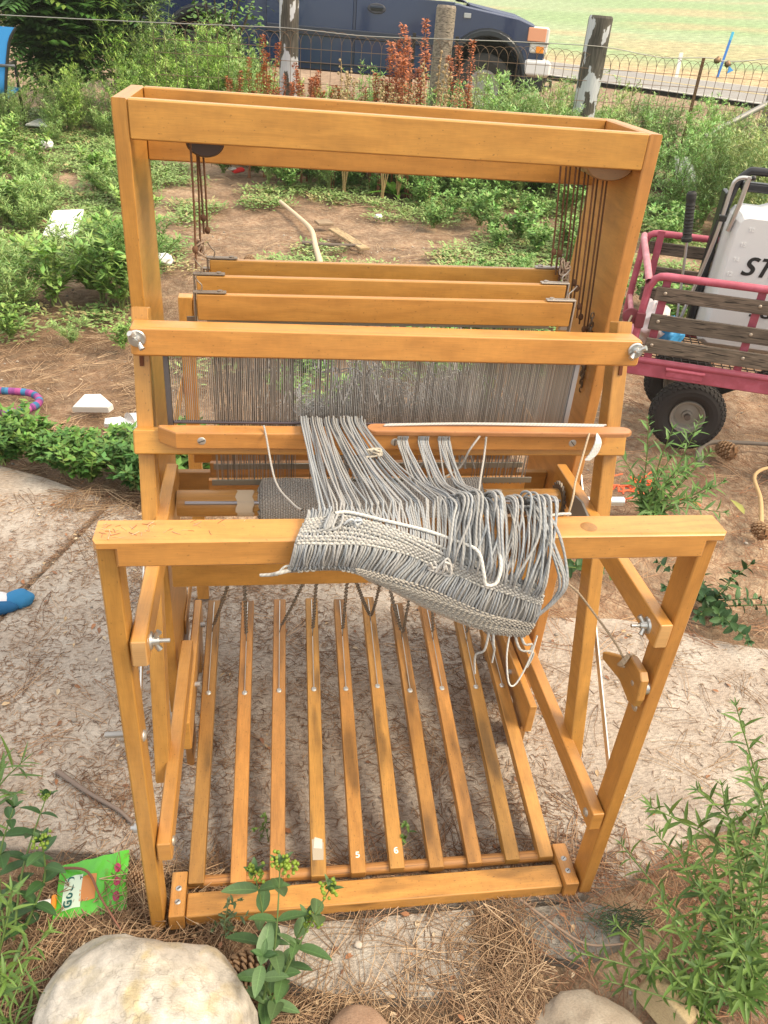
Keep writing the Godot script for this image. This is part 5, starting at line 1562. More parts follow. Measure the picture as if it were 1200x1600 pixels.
# ------------------------------------------------------------------ small things on the ground
func build_small() -> void:
	# the big quartz boulder and its neighbours
	var b := MB.new()
	b.col = Color(0.72, 0.68, 0.63)
	b.ball(Vector3(-0.372, 0.012, 0.205), Vector3(0.158, 0.115, 0.165), Basis(Vector3.UP, 0.5), 72, 44, noise(71, 0.05, 4), 0.32)
	tag(obj("boulder", b, M.quartz), "big pale quartz boulder at the loom's left front foot", "rock")
	b = MB.new()
	b.col = Color(0.44, 0.30, 0.22)
	b.ball(Vector3(-0.06, -0.004, 0.21), Vector3(0.05, 0.032, 0.05), Basis(Vector3.UP, -0.3), 36, 22, noise(73, 0.05, 3), 0.2)
	tag(obj("brown_stone", b, M.stone), "smooth reddish brown stone right of the boulder", "rock")
	b = MB.new()
	b.col = Color(0.46, 0.41, 0.35)
	b.ball(Vector3(0.285, -0.018, 0.265), Vector3(0.10, 0.042, 0.095), Basis(Vector3.UP, 0.3), 44, 26, noise(77, 0.06, 4), 0.3)
	tag(obj("grey_stone", b, M.stone), "flat weathered grey stone under the weeds at the front right", "rock")
	b = MB.new()
	b.col = Color(0.55, 0.45, 0.28)
	b.box(Vector3(0.43, 0.004, 0.205), Vector3(0.05, 0.05, 0.085), Basis(Vector3(0.2, 1, 0.1).normalized(), 0.5) * Basis(Vector3(0, 0, 1), -0.5), 0.006)
	tag(obj("yellow_stone", b, M.stone), "blocky yellowish stone chunk half hidden in the right front weeds", "rock")
	# green snack pouch
	var P := thing("snack_pouch", "flattened bright green snack pouch with white spout beside the loom's left front foot", "pouch", Vector3(-0.49, G, -0.085))
	var cn := [Vector3(-0.548, 0, -0.118), Vector3(-0.437, 0, -0.142), Vector3(-0.428, 0, -0.036), Vector3(-0.545, 0, -0.026)]
	var pt := func(u: float, v: float, h := 0.0) -> Vector3:
		var q: Vector3 = cn[0].lerp(cn[1], u).lerp(cn[3].lerp(cn[2], u), v)
		q.y = G + 0.006 + 0.012 * sin(PI * u) * sin(PI * v) + 0.0015 * sin(u * 23.0 + v * 9.0) + 0.012 * (1.0 - v) + h
		return q
	b = MB.new()
	b.col = Color(0.09, 0.42, 0.035)
	for side in 2:
		var st := b.v.size()
		for j in 17:
			for i in 17:
				var q: Vector3 = pt.call(i / 16.0, j / 16.0)
				if side == 1: q.y = G + 0.003
				b.p(q, Vector3.UP if side == 0 else Vector3.DOWN)
		for j in 16:
			for i in 16: b.quad(st + j * 17 + i, st + j * 17 + i + 1, st + (j + 1) * 17 + i + 1, st + (j + 1) * 17 + i)
		if side == 0:
			for j in 17:
				for i in 17:
					var dx := b.v[st + j * 17 + min(i + 1, 16)] - b.v[st + j * 17 + max(i - 1, 0)]
					var dz := b.v[st + min(j + 1, 16) * 17 + i] - b.v[st + max(j - 1, 0) * 17 + i]
					var nn := dz.cross(dx).normalized()
					b.n[st + j * 17 + i] = nn if nn.y > 0 else -nn
	obj("pouch_body", b, M.plastic, P)
	var patch := func(nm: String, u0: float, v0: float, u1: float, v1: float, cl: Color, h: float, ell := false) -> void:
		var pb := MB.new()
		pb.col = cl
		var st := 0
		for j in 9:
			for i in 9:
				var uu := lerpf(u0, u1, i / 8.0)
				var vv := lerpf(v0, v1, j / 8.0)
				if ell:
					var r := j / 8.0
					var an := TAU * i / 8.0
					uu = lerpf((u0 + u1) / 2, u1, 0) + (u1 - u0) / 2 * r * cos(an)
					vv = (v0 + v1) / 2 + (v1 - v0) / 2 * r * sin(an)
				pb.p(pt.call(uu, vv, h), Vector3.UP)
		for j in 8:
			for i in 8: pb.quad(st + j * 9 + i, st + j * 9 + i + 1, st + (j + 1) * 9 + i + 1, st + (j + 1) * 9 + i)
		obj(nm, pb, M.plastic, P)
	patch.call("printed_panel", 0.10, 0.30, 0.36, 0.86, Color(0.55, 0.68, 0.56), 0.0008)
	patch.call("printed_panel", 0.34, 0.36, 0.56, 0.78, Color(0.52, 0.20, 0.05), 0.0007)
	for e in [0.22, 0.45, 0.70]: patch.call("printed_badge", 0.80, e, 0.90, e + 0.17, Color(0.40, 0.02, 0.10), 0.0009, true)
	for e in [["GoGo", 0.285, 0.86, 0.00062, Color(0.01, 0.10, 0.09)], ["SQUEEZ", 0.42, 0.78, 0.00036, Color(0.01, 0.11, 0.09)], ["FRUIT ON THE GO", 0.74, 0.95, 0.00024, Color(0.12, 0.28, 0.02)]]:
		var tm := TextMesh.new()
		tm.text = e[0]
		tm.font = font(true)
		tm.font_size = 32
		tm.pixel_size = e[3]
		tm.depth = 0.0004
		tm.horizontal_alignment = HORIZONTAL_ALIGNMENT_LEFT
		tm.vertical_alignment = VERTICAL_ALIGNMENT_BOTTOM
		var o := MeshInstance3D.new()
		o.name = "printed_lettering"
		o.mesh = tm
		o.material_override = flat(e[4], 0.4)
		P.add_child(o, true)
		var p0: Vector3 = pt.call(e[1], e[2], 0.0022)
		var p1: Vector3 = pt.call(e[1], e[2] - 0.5, 0.0022)
		var xx := (p1 - p0).normalized()
		var yy: Vector3 = (pt.call(e[1] - 0.2, e[2], 0.0022) - p0).normalized()
		var zz := xx.cross(yy).normalized()
		o.transform = Transform3D(Basis(xx, zz.cross(xx), zz), p0 - P.position)
	wpart("spout", P, Color(0.78, 0.78, 0.76), func(b):
		var q: Vector3 = pt.call(0.0, 0.68, 0.002)
		var ax := Vector3(-0.985, 0.02, 0.17).normalized()
		b.rod(q + ax * 0.006, q + ax * 0.027, 0.0075, 14), "plastic")
	wpart("spout_collar", P, Color(0.80, 0.28, 0.03), func(b):
		var q: Vector3 = pt.call(0.0, 0.68, 0.002)
		b.box(q + Vector3(-0.002, 0, 0), Vector3(0.009, 0.012, 0.026), Basis(Vector3.UP, 0.1), 0.003), "plastic")
	# sock
	b = MB.new()
	b.col = Color(0.02, 0.15, 0.33)
	b.ball(Vector3(-0.80, G + 0.014, -0.872), Vector3(0.036, 0.02, 0.030), Basis(Vector3.UP, 0.2), 22, 14, noise(81, 0.08), 0.15)
	var sk := thing("sock", "blue and white child's sock lying on the concrete at the left edge", "sock", Vector3(-0.83, G, -0.86))
	obj("toe", b, M.matte, sk)
	b = MB.new()
	b.col = Color(0.60, 0.58, 0.62)
	b.ball(Vector3(-0.853, G + 0.013, -0.862), Vector3(0.042, 0.0205, 0.031), Basis(Vector3.UP, 0.2), 22, 14, noise(82, 0.08), 0.12)
	obj("foot", b, M.matte, sk)
	b = MB.new()
	b.col = Color(0.01, 0.09, 0.22)
	b.ball(Vector3(-0.842, G + 0.012, -0.838), Vector3(0.05, 0.017, 0.018), Basis(Vector3.UP, 0.2), 20, 12, noise(83, 0.08), 0.12)
	obj("sole", b, M.matte, sk)
	b = MB.new()
	b.col = Color(0.03, 0.16, 0.36)
	b.ball(Vector3(-0.94, G + 0.013, -0.83), Vector3(0.07, 0.018, 0.034), Basis(Vector3.UP, 0.35), 20, 12, noise(84, 0.08), 0.2)
	obj("leg", b, M.matte, sk)
	# blue and pink rope loop
	b = MB.new()
	var lp := curve([Vector3(-1.34, T(-2.0) + 0.012, -2.12), Vector3(-1.18, T(-2.0) + 0.014, -2.10), Vector3(-1.05, T(-2.0) + 0.014, -2.08), Vector3(-1.0, T(-2.0) + 0.014, -2.0), Vector3(-1.05, T(-2.0) + 0.012, -1.93), Vector3(-1.16, T(-2.0) + 0.012, -1.93), Vector3(-1.34, T(-2.0) + 0.012, -1.99)], 70)
	var st0 := 0
	for i in range(0, lp.size() - 1):
		b.col = [Color(0.36, 0.07, 0.24), Color(0.04, 0.16, 0.32), Color(0.20, 0.05, 0.20)][(i / 2) % 3] * R(0.75, 1.2)
		b.tube(PackedVector3Array([lp[i], lp[i + 1]]), 0.0135, -1, 12)
	tag(obj("rope_loop", b, M.matte), "loop of blue and pink braided rope on the dirt at the left edge", "rope")
	# foam, paper and plastic litter
	b = MB.new()
	b.col = Color(0.80, 0.80, 0.79)
	var fpos := gp(-0.80, -1.93)
	b.prism(PackedVector2Array([Vector2(-0.07, 0.0), Vector2(0.055, -0.004), Vector2(0.07, 0.014), Vector2(0.02, 0.07), Vector2(-0.035, 0.068)]), fpos + Vector3(0, 0.022, 0), Basis(Vector3(1, 0.02, 0), Vector3(0, 0.35, -1).normalized(), Vector3(0, 1, 0.35).normalized()), 0.03, 0.004)
	tag(obj("foam_block", b, M.matte), "white foam block lying behind the slab's weeds at the left", "foam")
	b = MB.new()
	b.col = Color(0.78, 0.78, 0.78)
	b.prism(PackedVector2Array([Vector2(-0.05, 0), Vector2(0.045, 0.0), Vector2(0.055, 0.02), Vector2(0.0, 0.05), Vector2(-0.05, 0.03)]), gp(-0.69, -1.80) + Vector3(0, 0.02, 0), Basis(Vector3(1, -0.15, 0), Vector3(0, 0.3, -1).normalized(), Vector3(0, 1, 0.3).normalized()), 0.018, 0.003)
	tag(obj("foam_scrap", b, M.matte), "smaller white foam scrap half under the weeds by the plastic cup", "foam")
	b = MB.new()
	b.col = Color(0.76, 0.76, 0.77)
	b.lathe(PackedVector2Array([Vector2(0.0, 0.0), Vector2(0.026, 0.0), Vector2(0.028, 0.01), Vector2(0.037, 0.085), Vector2(0.040, 0.087), Vector2(0.036, 0.084), Vector2(0.027, 0.012), Vector2(0, 0.004)]), gp(-0.62, -1.84) + Vector3(0.04, 0.036, 0.0), Basis(Vector3(0, 1, 0), Vector3(-0.8, 0.05, 0.6).normalized(), Vector3(0.6, 0, 0.8)), 24)
	tag(obj("plastic_cup", b, M.film), "crumpled clear plastic cup lying behind the loom's left side", "cup")
	for e in [[-1.24, -3.7, 0.21, "torn white foam sheet standing among the left weeds", 0.9], [-2.21, -7.65, 0.30, "white paper scrap on the dirt near the chair", 0.12]]:
		b = MB.new()
		b.col = Color(0.78, 0.79, 0.80)
		var sz: float = e[2]
		var k: float = e[4]
		b.prism(PackedVector2Array([Vector2(-0.45, 0), Vector2(0.2, -0.06), Vector2(0.46, 0.2), Vector2(0.5, 0.82), Vector2(0.1, 0.78), Vector2(-0.22, 0.74), Vector2(-0.34, 0.4)]) , gp(e[0], e[1]) + Vector3(0, 0.03 + 0.12 * k, 0), Basis(Vector3(1, 0, 0), Vector3(0, k, -1).normalized(), Vector3(0, 1, k).normalized()) * Basis.from_scale(Vector3.ONE * sz), 0.05, 0.012)
		tag(obj("white_scrap", b, M.matte), e[3], "scrap")
	for e in [[-0.73, -3.78, 0.055, Color(0.75, 0.75, 0.74), "crumpled white plastic lump behind the loom's left castle post"], [-2.0, -6.9, 0.06, Color(0.7, 0.7, 0.7), "small white rag on the weeds below the paper scrap"], [-0.28, -6.6, 0.05, Color(0.72, 0.68, 0.62), "tiny pale scrap on the far dirt"], [0.62, -5.0, 0.03, Color(0.7, 0.7, 0.68), "white shard on the dirt right of the planks"]]:
		b = MB.new()
		b.col = e[3]
		b.ball(gp(e[0], e[1]) + Vector3(0, e[2] * 0.35, 0), Vector3(e[2], e[2] * 0.55, e[2] * 0.8), Basis(Vector3.UP, e[0]), 18, 12, noise(int(-e[1] * 20), 0.12, 3), 0.7)
		tag(obj("litter_scrap", b, M.matte), e[4], "scrap")
	b = MB.new()
	b.col = Color(0.62, 0.03, 0.03)
	b.box(gp(-0.38, -6.28) + Vector3(0, 0.02, 0), Vector3(0.10, 0.03, 0.07), Basis(Vector3.UP, 0.3) * Basis(Vector3(0, 0, 1), 0.2), 0.01)
	b.col = Color(0.75, 0.7, 0.7)
	b.box(gp(-0.43, -6.27) + Vector3(0, 0.03, 0), Vector3(0.06, 0.02, 0.06), Basis(Vector3.UP, 0.8), 0.008)
	tag(obj("red_wrapper", b, M.matte), "red and white wrapper on the far dirt", "wrapper")
	# sticks and planks seen through the castle
	b = MB.new()
	b.col = Color(0.60, 0.47, 0.33)
	b.tube(curve([gp(-0.06, -5.22) + Vector3(0, 0.03, 0), gp(0.04, -4.9) + Vector3(0, 0.02, 0), gp(0.12, -4.5) + Vector3(0, 0.03, 0), gp(0.13, -4.15) + Vector3(0, 0.02, 0), gp(0.14, -3.7) + Vector3(0, 0.02, 0)], 30), 0.013, 0.019, 8, true)
	tag(obj("bare_branch", b, M.matte), "pale peeled curved branch on the dirt seen through the loom", "stick")
	for e in [[0.22, -4.72, 0.11, 0.09, 0.3, Color(0.46, 0.36, 0.26), "short broken board left of the long splinter"], [0.35, -4.35, 0.07, 0.42, 0.42, Color(0.62, 0.48, 0.30), "long pale splinter of wood on the dirt seen through the loom"]]:
		b = MB.new()
		b.col = e[5]
		b.box(gp(e[0], e[1]) + Vector3(0, 0.022, 0), Vector3(e[2], 0.018, e[3]), Basis(Vector3.UP, e[4]) * Basis(Vector3(1, 0, 0), 0.06), 0.004)
		tag(obj("wood_scrap", b, M.greywood), e[6], "board")
	# twigs
	for e in [[[Vector3(-0.60, G + 0.006, -0.335), Vector3(-0.565, G + 0.008, -0.305), Vector3(-0.52, G + 0.007, -0.27), Vector3(-0.47, G + 0.007, -0.235), Vector3(-0.44, G + 0.006, -0.205)], 0.0055, Color(0.20, 0.155, 0.13), "grey twig on the slab left of the loom"],
		[[gp(1.38, -1.55) + Vector3(0, 0.015, 0), gp(1.40, -1.63) + Vector3(0, 0.02, 0), gp(1.47, -1.70) + Vector3(0, 0.025, 0), gp(1.58, -1.72) + Vector3(0, 0.02, 0), gp(1.80, -1.70) + Vector3(0, 0.02, 0)], 0.012, Color(0.18, 0.15, 0.13), "crooked grey branch beside the wagon wheel"],
		[[gp(0.05, -4.22) + Vector3(0, 0.02, 0), gp(0.22, -4.2) + Vector3(0, 0.02, 0), gp(0.42, -4.22) + Vector3(0, 0.02, 0)], 0.014, Color(0.15, 0.12, 0.10), "dark stick lying across the pale branch"],
		[[Vector3(0.25, G + 0.006, 0.005), Vector3(0.30, G + 0.007, 0.06), Vector3(0.345, G + 0.008, 0.095), Vector3(0.42, G + 0.006, 0.098)], 0.0028, Color(0.28, 0.20, 0.15), "thin curved twig on the dark paving stone"],
		[[Vector3(-0.555, G + 0.016, -0.115), Vector3(-0.50, G + 0.034, -0.095), Vector3(-0.468, G + 0.030, -0.045), Vector3(-0.43, G + 0.014, 0.005)], 0.0026, Color(0.22, 0.10, 0.07), "brown bent stem lying over the green pouch"]]:
		b = MB.new()
		b.col = e[2]
		b.tube(curve(e[0], 22), e[1], e[1] * 0.6, 7, true)
		tag(obj("twig", b, M.matte), e[3], "twig")
	# orange plastic netting by the weed
	b = MB.new()
	b.col = Color(0.80, 0.16, 0.07)
	for i in 26:
		var q := gp(1.08 + R(-0.14, 0.10), -1.38 + R(-0.1, 0.07)) + Vector3(0, 0.012, 0)
		b.tube(curve([q, q + Vector3(R(-0.04, 0.04), R(0, 0.02), R(-0.03, 0.03)), q + Vector3(R(-0.07, 0.07), 0.0, R(-0.04, 0.04))], 8), 0.003, -1, 4)
	tag(obj("orange_netting", b, M.matte), "torn orange plastic netting on the needles behind the loom", "netting")
	# dry corn-like stalk at the right
	b = MB.new()
	b.col = Color(0.52, 0.35, 0.18)
	b.tube(curve([gp(1.40, -1.18) + Vector3(0, 0.012, 0), gp(1.46, -1.3) + Vector3(0, 0.03, 0), gp(1.50, -1.42) + Vector3(0, 0.05, 0), gp(1.60, -1.48) + Vector3(0, 0.05, 0), gp(1.70, -1.47) + Vector3(0, 0.03, 0)], 20), 0.008, 0.005, 7)
	b.col = Color(0.30, 0.30, 0.09)
	b.leaf(gp(1.36, -1.22) + Vector3(0, 0.02, 0), Vector3(-0.2, 0.5, -0.7).normalized(), Vector3(0, 0.6, 0.6), 0.07, 0.022, 0.5, 1)
	tag(obj("dry_stalk", b, M.matte), "tan dry bent stalk on the needles at the right edge", "stalk")
	# pine cones
	var cone := make_cone()
	cone.position = Vector3(-0.232, G + 0.026, 0.095)
	cone.rotation = Vector3(0.5, 0.4, 0.9)
	tag(cone, "open brown pine cone between boulder and leafy vine", "pine cone")
	for e in [[1.52, -1.64, 1.15, "pine cone on the needles left of the edge one, below the grey branch"], [1.67, -1.53, 1.2, "pine cone at the right picture edge"], [1.36, -1.12, 0.9, "pine cone on the dirt right of the loom's front corner"], [-0.26, -3.75, 1.2, "dark pine cone on the dirt behind the harness bars"], [-0.418, -0.085, 0.5, "small crushed cone beside the left front foot"], [-1.45, -4.3, 1.2, "pine cone among the left weeds above the foam sheet"]]:
		var c2 := copy(cone, gp(e[0], e[1]) + Vector3(0, 0.025 * e[2], 0), 0.0, 1.0, e[3])
		c2.transform = Transform3D(Basis.from_euler(Vector3(R(1, 2), R(0, 6), R(0, 1))).scaled(Vector3.ONE * e[2]), c2.position)
		c2.set_meta("group", "pine cones on the ground")
	cone.set_meta("group", "pine cones on the ground")
	# film of plastic in the far right weeds
	b = MB.new()
	for k in 6: b.leaf(gp(3.1 + 0.02 * k, -5.75) + Vector3(0, 0.42, 0), Vector3(0.45 + 0.07 * k, -0.9, 0.15 * sin(k * 2.0)).normalized(), Vector3(0.2, 0.3, 0.9), 0.24 + 0.02 * k, 0.04, 0.15, 2)
	tag(obj("plastic_film", b, M.film), "torn clear plastic film caught in the right weeds", "plastic")
	# orange box and pale post far at the upper left
	b = MB.new()
	b.col = Color(0.6, 0.52, 0.38)
	b.box(Vector3(-2.25, 0.95, -10.6), Vector3(0.10, 1.7, 0.10), Basis.IDENTITY, 0.01)
	tag(obj("pale_post", b, M.matte), "pale post behind the shrubs at the upper left", "post")
	b = MB.new()
	b.col = Color(0.85, 0.25, 0.02)
	b.box(Vector3(-2.05, 1.36, -10.7), Vector3(0.16, 0.40, 0.10), Basis.IDENTITY, 0.02)
	b.col = Color(0.05, 0.05, 0.05)
	b.box(Vector3(-1.94, 1.3, -10.7), Vector3(0.06, 0.5, 0.08), Basis.IDENTITY, 0.01)
	tag(obj("orange_reflector", b, M.plastic), "orange reflector on a dark bracket behind the upper left shrubs", "reflector")

func make_cone() -> MeshInstance3D:
	var b := MB.new()
	b.col = Color(0.13, 0.065, 0.03)
	b.ball(Vector3.ZERO, Vector3(0.012, 0.03, 0.012), Basis.IDENTITY, 8, 6)
	for k in 70:
		var f := k / 70.0
		var an := k * 2.39996
		var y := lerpf(-0.028, 0.03, f)
		var r := 0.022 * sqrt(maxf(0.05, 1.0 - pow(f * 1.6 - 0.6, 2.0) * 0.8))
		var rd := Vector3(cos(an), 0, sin(an))
		b.col = Color(0.20, 0.105, 0.05) * R(0.7, 1.4)
		var p0 := Vector3(0, y - 0.004, 0) + rd * 0.006
		var dd := (rd + Vector3(0, 0.35 + f * 0.5, 0)).normalized()
		var sd := dd.cross(rd.cross(Vector3.UP)).normalized()
		b.box(p0 + dd * r * 0.55, Vector3(0.013, 0.0035, r * 1.1), Basis(rd.cross(Vector3.UP), sd, dd), 0.001)
		b.col = Color(0.30, 0.19, 0.11) * R(0.8, 1.2)
		b.box(p0 + dd * r * 1.1, Vector3(0.012, 0.005, 0.005), Basis(rd.cross(Vector3.UP), sd, dd), 0.0015)
	return obj("pine_cone", b, M.matte)

# ------------------------------------------------------------------ plants
func leaf_meshes(ratio: float, curl: float, cols: Array, shp := 0.4) -> Array:
	var o := []
	for c in cols:
		var b := MB.new()
		b.col = c
		b.leaf(Vector3.ZERO, Vector3(0, 0, -1), Vector3.UP, 1.0, ratio, curl * R(0.5, 1.6), 2 if ratio > 0.3 else 1, shp)
		o.append(b.mesh())
	return [o, cols, ratio]

func leaf_part(par: Node3D, mesh: Mesh, at: Vector3, d: Vector3, up: Vector3, L: float) -> void:
	var s := d.cross(up).normalized()
	var u := s.cross(d).normalized()
	var o := MeshInstance3D.new()
	o.mesh = mesh
	o.material_override = M.leaf
	o.name = "leaf"
	par.add_child(o, true)
	o.transform = Transform3D(Basis(s, u, -d).scaled_local(Vector3.ONE * L), at)

# stems from base to the given tips, lance leaves set spirally, each leaf a part
func stem_plant(nm: String, label: String, cate: String, base: Vector3, tips: Array, lm: Array, L: float, gap: float, scol: Color, opp := false, up_k := 0.55, r0 := 0.0024) -> Node3D:
	var o := thing(nm, label, cate, base)
	var cnt := 0
	var rest := MB.new()
	for tp in tips:
		var b := MB.new()
		b.col = scol
		var a := base + Vector3(R(-0.02, 0.02), 0, R(-0.02, 0.02))
		var e: Vector3 = tp
		var mid := a.lerp(e, 0.5) + Vector3(R(-0.02, 0.02), 0.05 * a.distance_to(e), R(-0.02, 0.02))
		var ps := curve([a, mid, e], 22)
		b.tube(ps, r0, r0 * 0.4, 6)
		obj("stem", b, M.leaf, o)
		var ln := a.distance_to(e)
		var m := int(ln / gap)
		var an := R(0, 6)
		for k in m + 5:
			var f := 0.12 + 0.88 * float(k) / m
			if f > 1.0: f = 1.0
			var q := cat([a, mid, e], f * 2.0)
			var tg := (cat([a, mid, e], minf(f * 2.0 + 0.05, 2.0)) - cat([a, mid, e], f * 2.0 - 0.05)).normalized()
			var u := tg.cross(Vector3(0.2, 0.3, 0.9)).normalized()
			var w := tg.cross(u)
			an += PI / 2 if opp else 2.4
			for s in ([0.0, PI] if opp else [0.0]):
				var rd := u * cos(an + s) + w * sin(an + s)
				var sz := L * R(0.7, 1.15) * (1.0 if f < 0.8 else lerpf(1.0, 0.45, (f - 0.8) / 0.2))
				var dd := (rd + tg * (up_k if f < 0.97 else 1.4) + Vector3(0, 0.1, 0)).normalized()
				var pick := rng.randi() % int(lm[0].size())
				var lup := (tg + Vector3(0, 0.6, 0)).normalized()
				cnt += 1
				if cnt <= 280: leaf_part(o, lm[0][pick], q - base, dd, lup, sz)
				else:
					rest.col = lm[1][pick]
					rest.leaf(q, dd, lup, sz, sz * float(lm[2]), 0.25, 1)
	if cnt > 280: tag(obj("small_leaves", rest, M.leaf, o), "", "", "", "stuff")
	return o

func florets(o: Node3D, at: Vector3, r: float, c: Color) -> void:
	var b := MB.new()
	for k in 26:
		b.col = c * R(0.8, 1.2)
		var q := Vector3(R(-1, 1), R(-0.6, 1), R(-1, 1)) * r
		b.ball(at + q, Vector3.ONE * r * 0.24, Basis.IDENTITY, 6, 4)
	obj("flower_cluster", b, M.leaf, o)

# feathery bush: fan of stems, branchlets, narrow leaves; returns [stems, leaves]
func bush(h: float, w: float, ns: int, nb: int, nl: int, L: float, W: float, c: Color, sc: Color, droop := 0.0) -> Array:
	var s := MB.new()
	var l := MB.new()
	for i in ns:
		var an := TAU * i / ns + R(-0.5, 0.5)
		var sp_ := R(0.1, 1.0)
		var tip := Vector3(cos(an) * w * 0.5 * sp_, h * R(0.72, 1.05) * (1.0 - 0.25 * sp_), sin(an) * w * 0.5 * sp_)
		var pts := [Vector3(R(-0.02, 0.02), 0, R(-0.02, 0.02)), tip * Vector3(0.35, 0.45, 0.35), tip]
		s.col = sc
		s.tube(curve(pts, 6), 0.004, 0.0012, 4)
		for k in nb:
			var f := R(0.12, 0.98)
			var q := cat(pts, f * 2.0)
			var a2 := R(0, TAU)
			var bl := h * 0.28 * (1.1 - f) + 0.05
			var bd := (Vector3(cos(a2), R(0.5, 1.3), sin(a2))).normalized()
			s.tube(PackedVector3Array([q, q + bd * bl]), 0.0016, 0.0007, 3)
			var tint := R(0.75, 1.25)
			for j in nl:
				var g := R(0.05, 1.05)
				var p := q + bd * bl * g
				var a3 := R(0, TAU)
				var d := (Vector3(cos(a3), R(-0.2 - droop, 0.9), sin(a3)) + bd * 0.5).normalized()
				l.col = Color(c.r * tint * R(0.85, 1.2), c.g * tint * R(0.9, 1.12), c.b * tint)
				l.leaf(p, d, Vector3(R(-0.3, 0.3), 1, R(-0.3, 0.3)), L * R(0.7, 1.2), W, R(0.0, 0.3))
	return [s, l]

func bush_thing(nm: String, label: String, cate: String, at: Vector3, p: Array, group := "") -> Node3D:
	var o := thing(nm, label, cate, at, group)
	obj("stems", p[0], M.lit_far_leaf, o, false)
	obj("leaves", p[1], M.lit_far_leaf, o, false)
	return o

func scatter_kind(protos: Array, spots: Array, label := "") -> void:
	var firsts := {}
	for i in spots.size():
		var e = spots[i]
		var k := rng.randi() % protos.size()
		var at := gp(e[0], e[1])
		if not firsts.has(k):
			firsts[k] = true
			protos[k].transform = Transform3D(Basis(Vector3.UP, R(0, 6)).scaled(Vector3.ONE * float(e[2])), at)
		else: copy(protos[k], at, R(0, 6), e[2])
	for k in protos.size():
		if not firsts.has(k): protos[k].free()

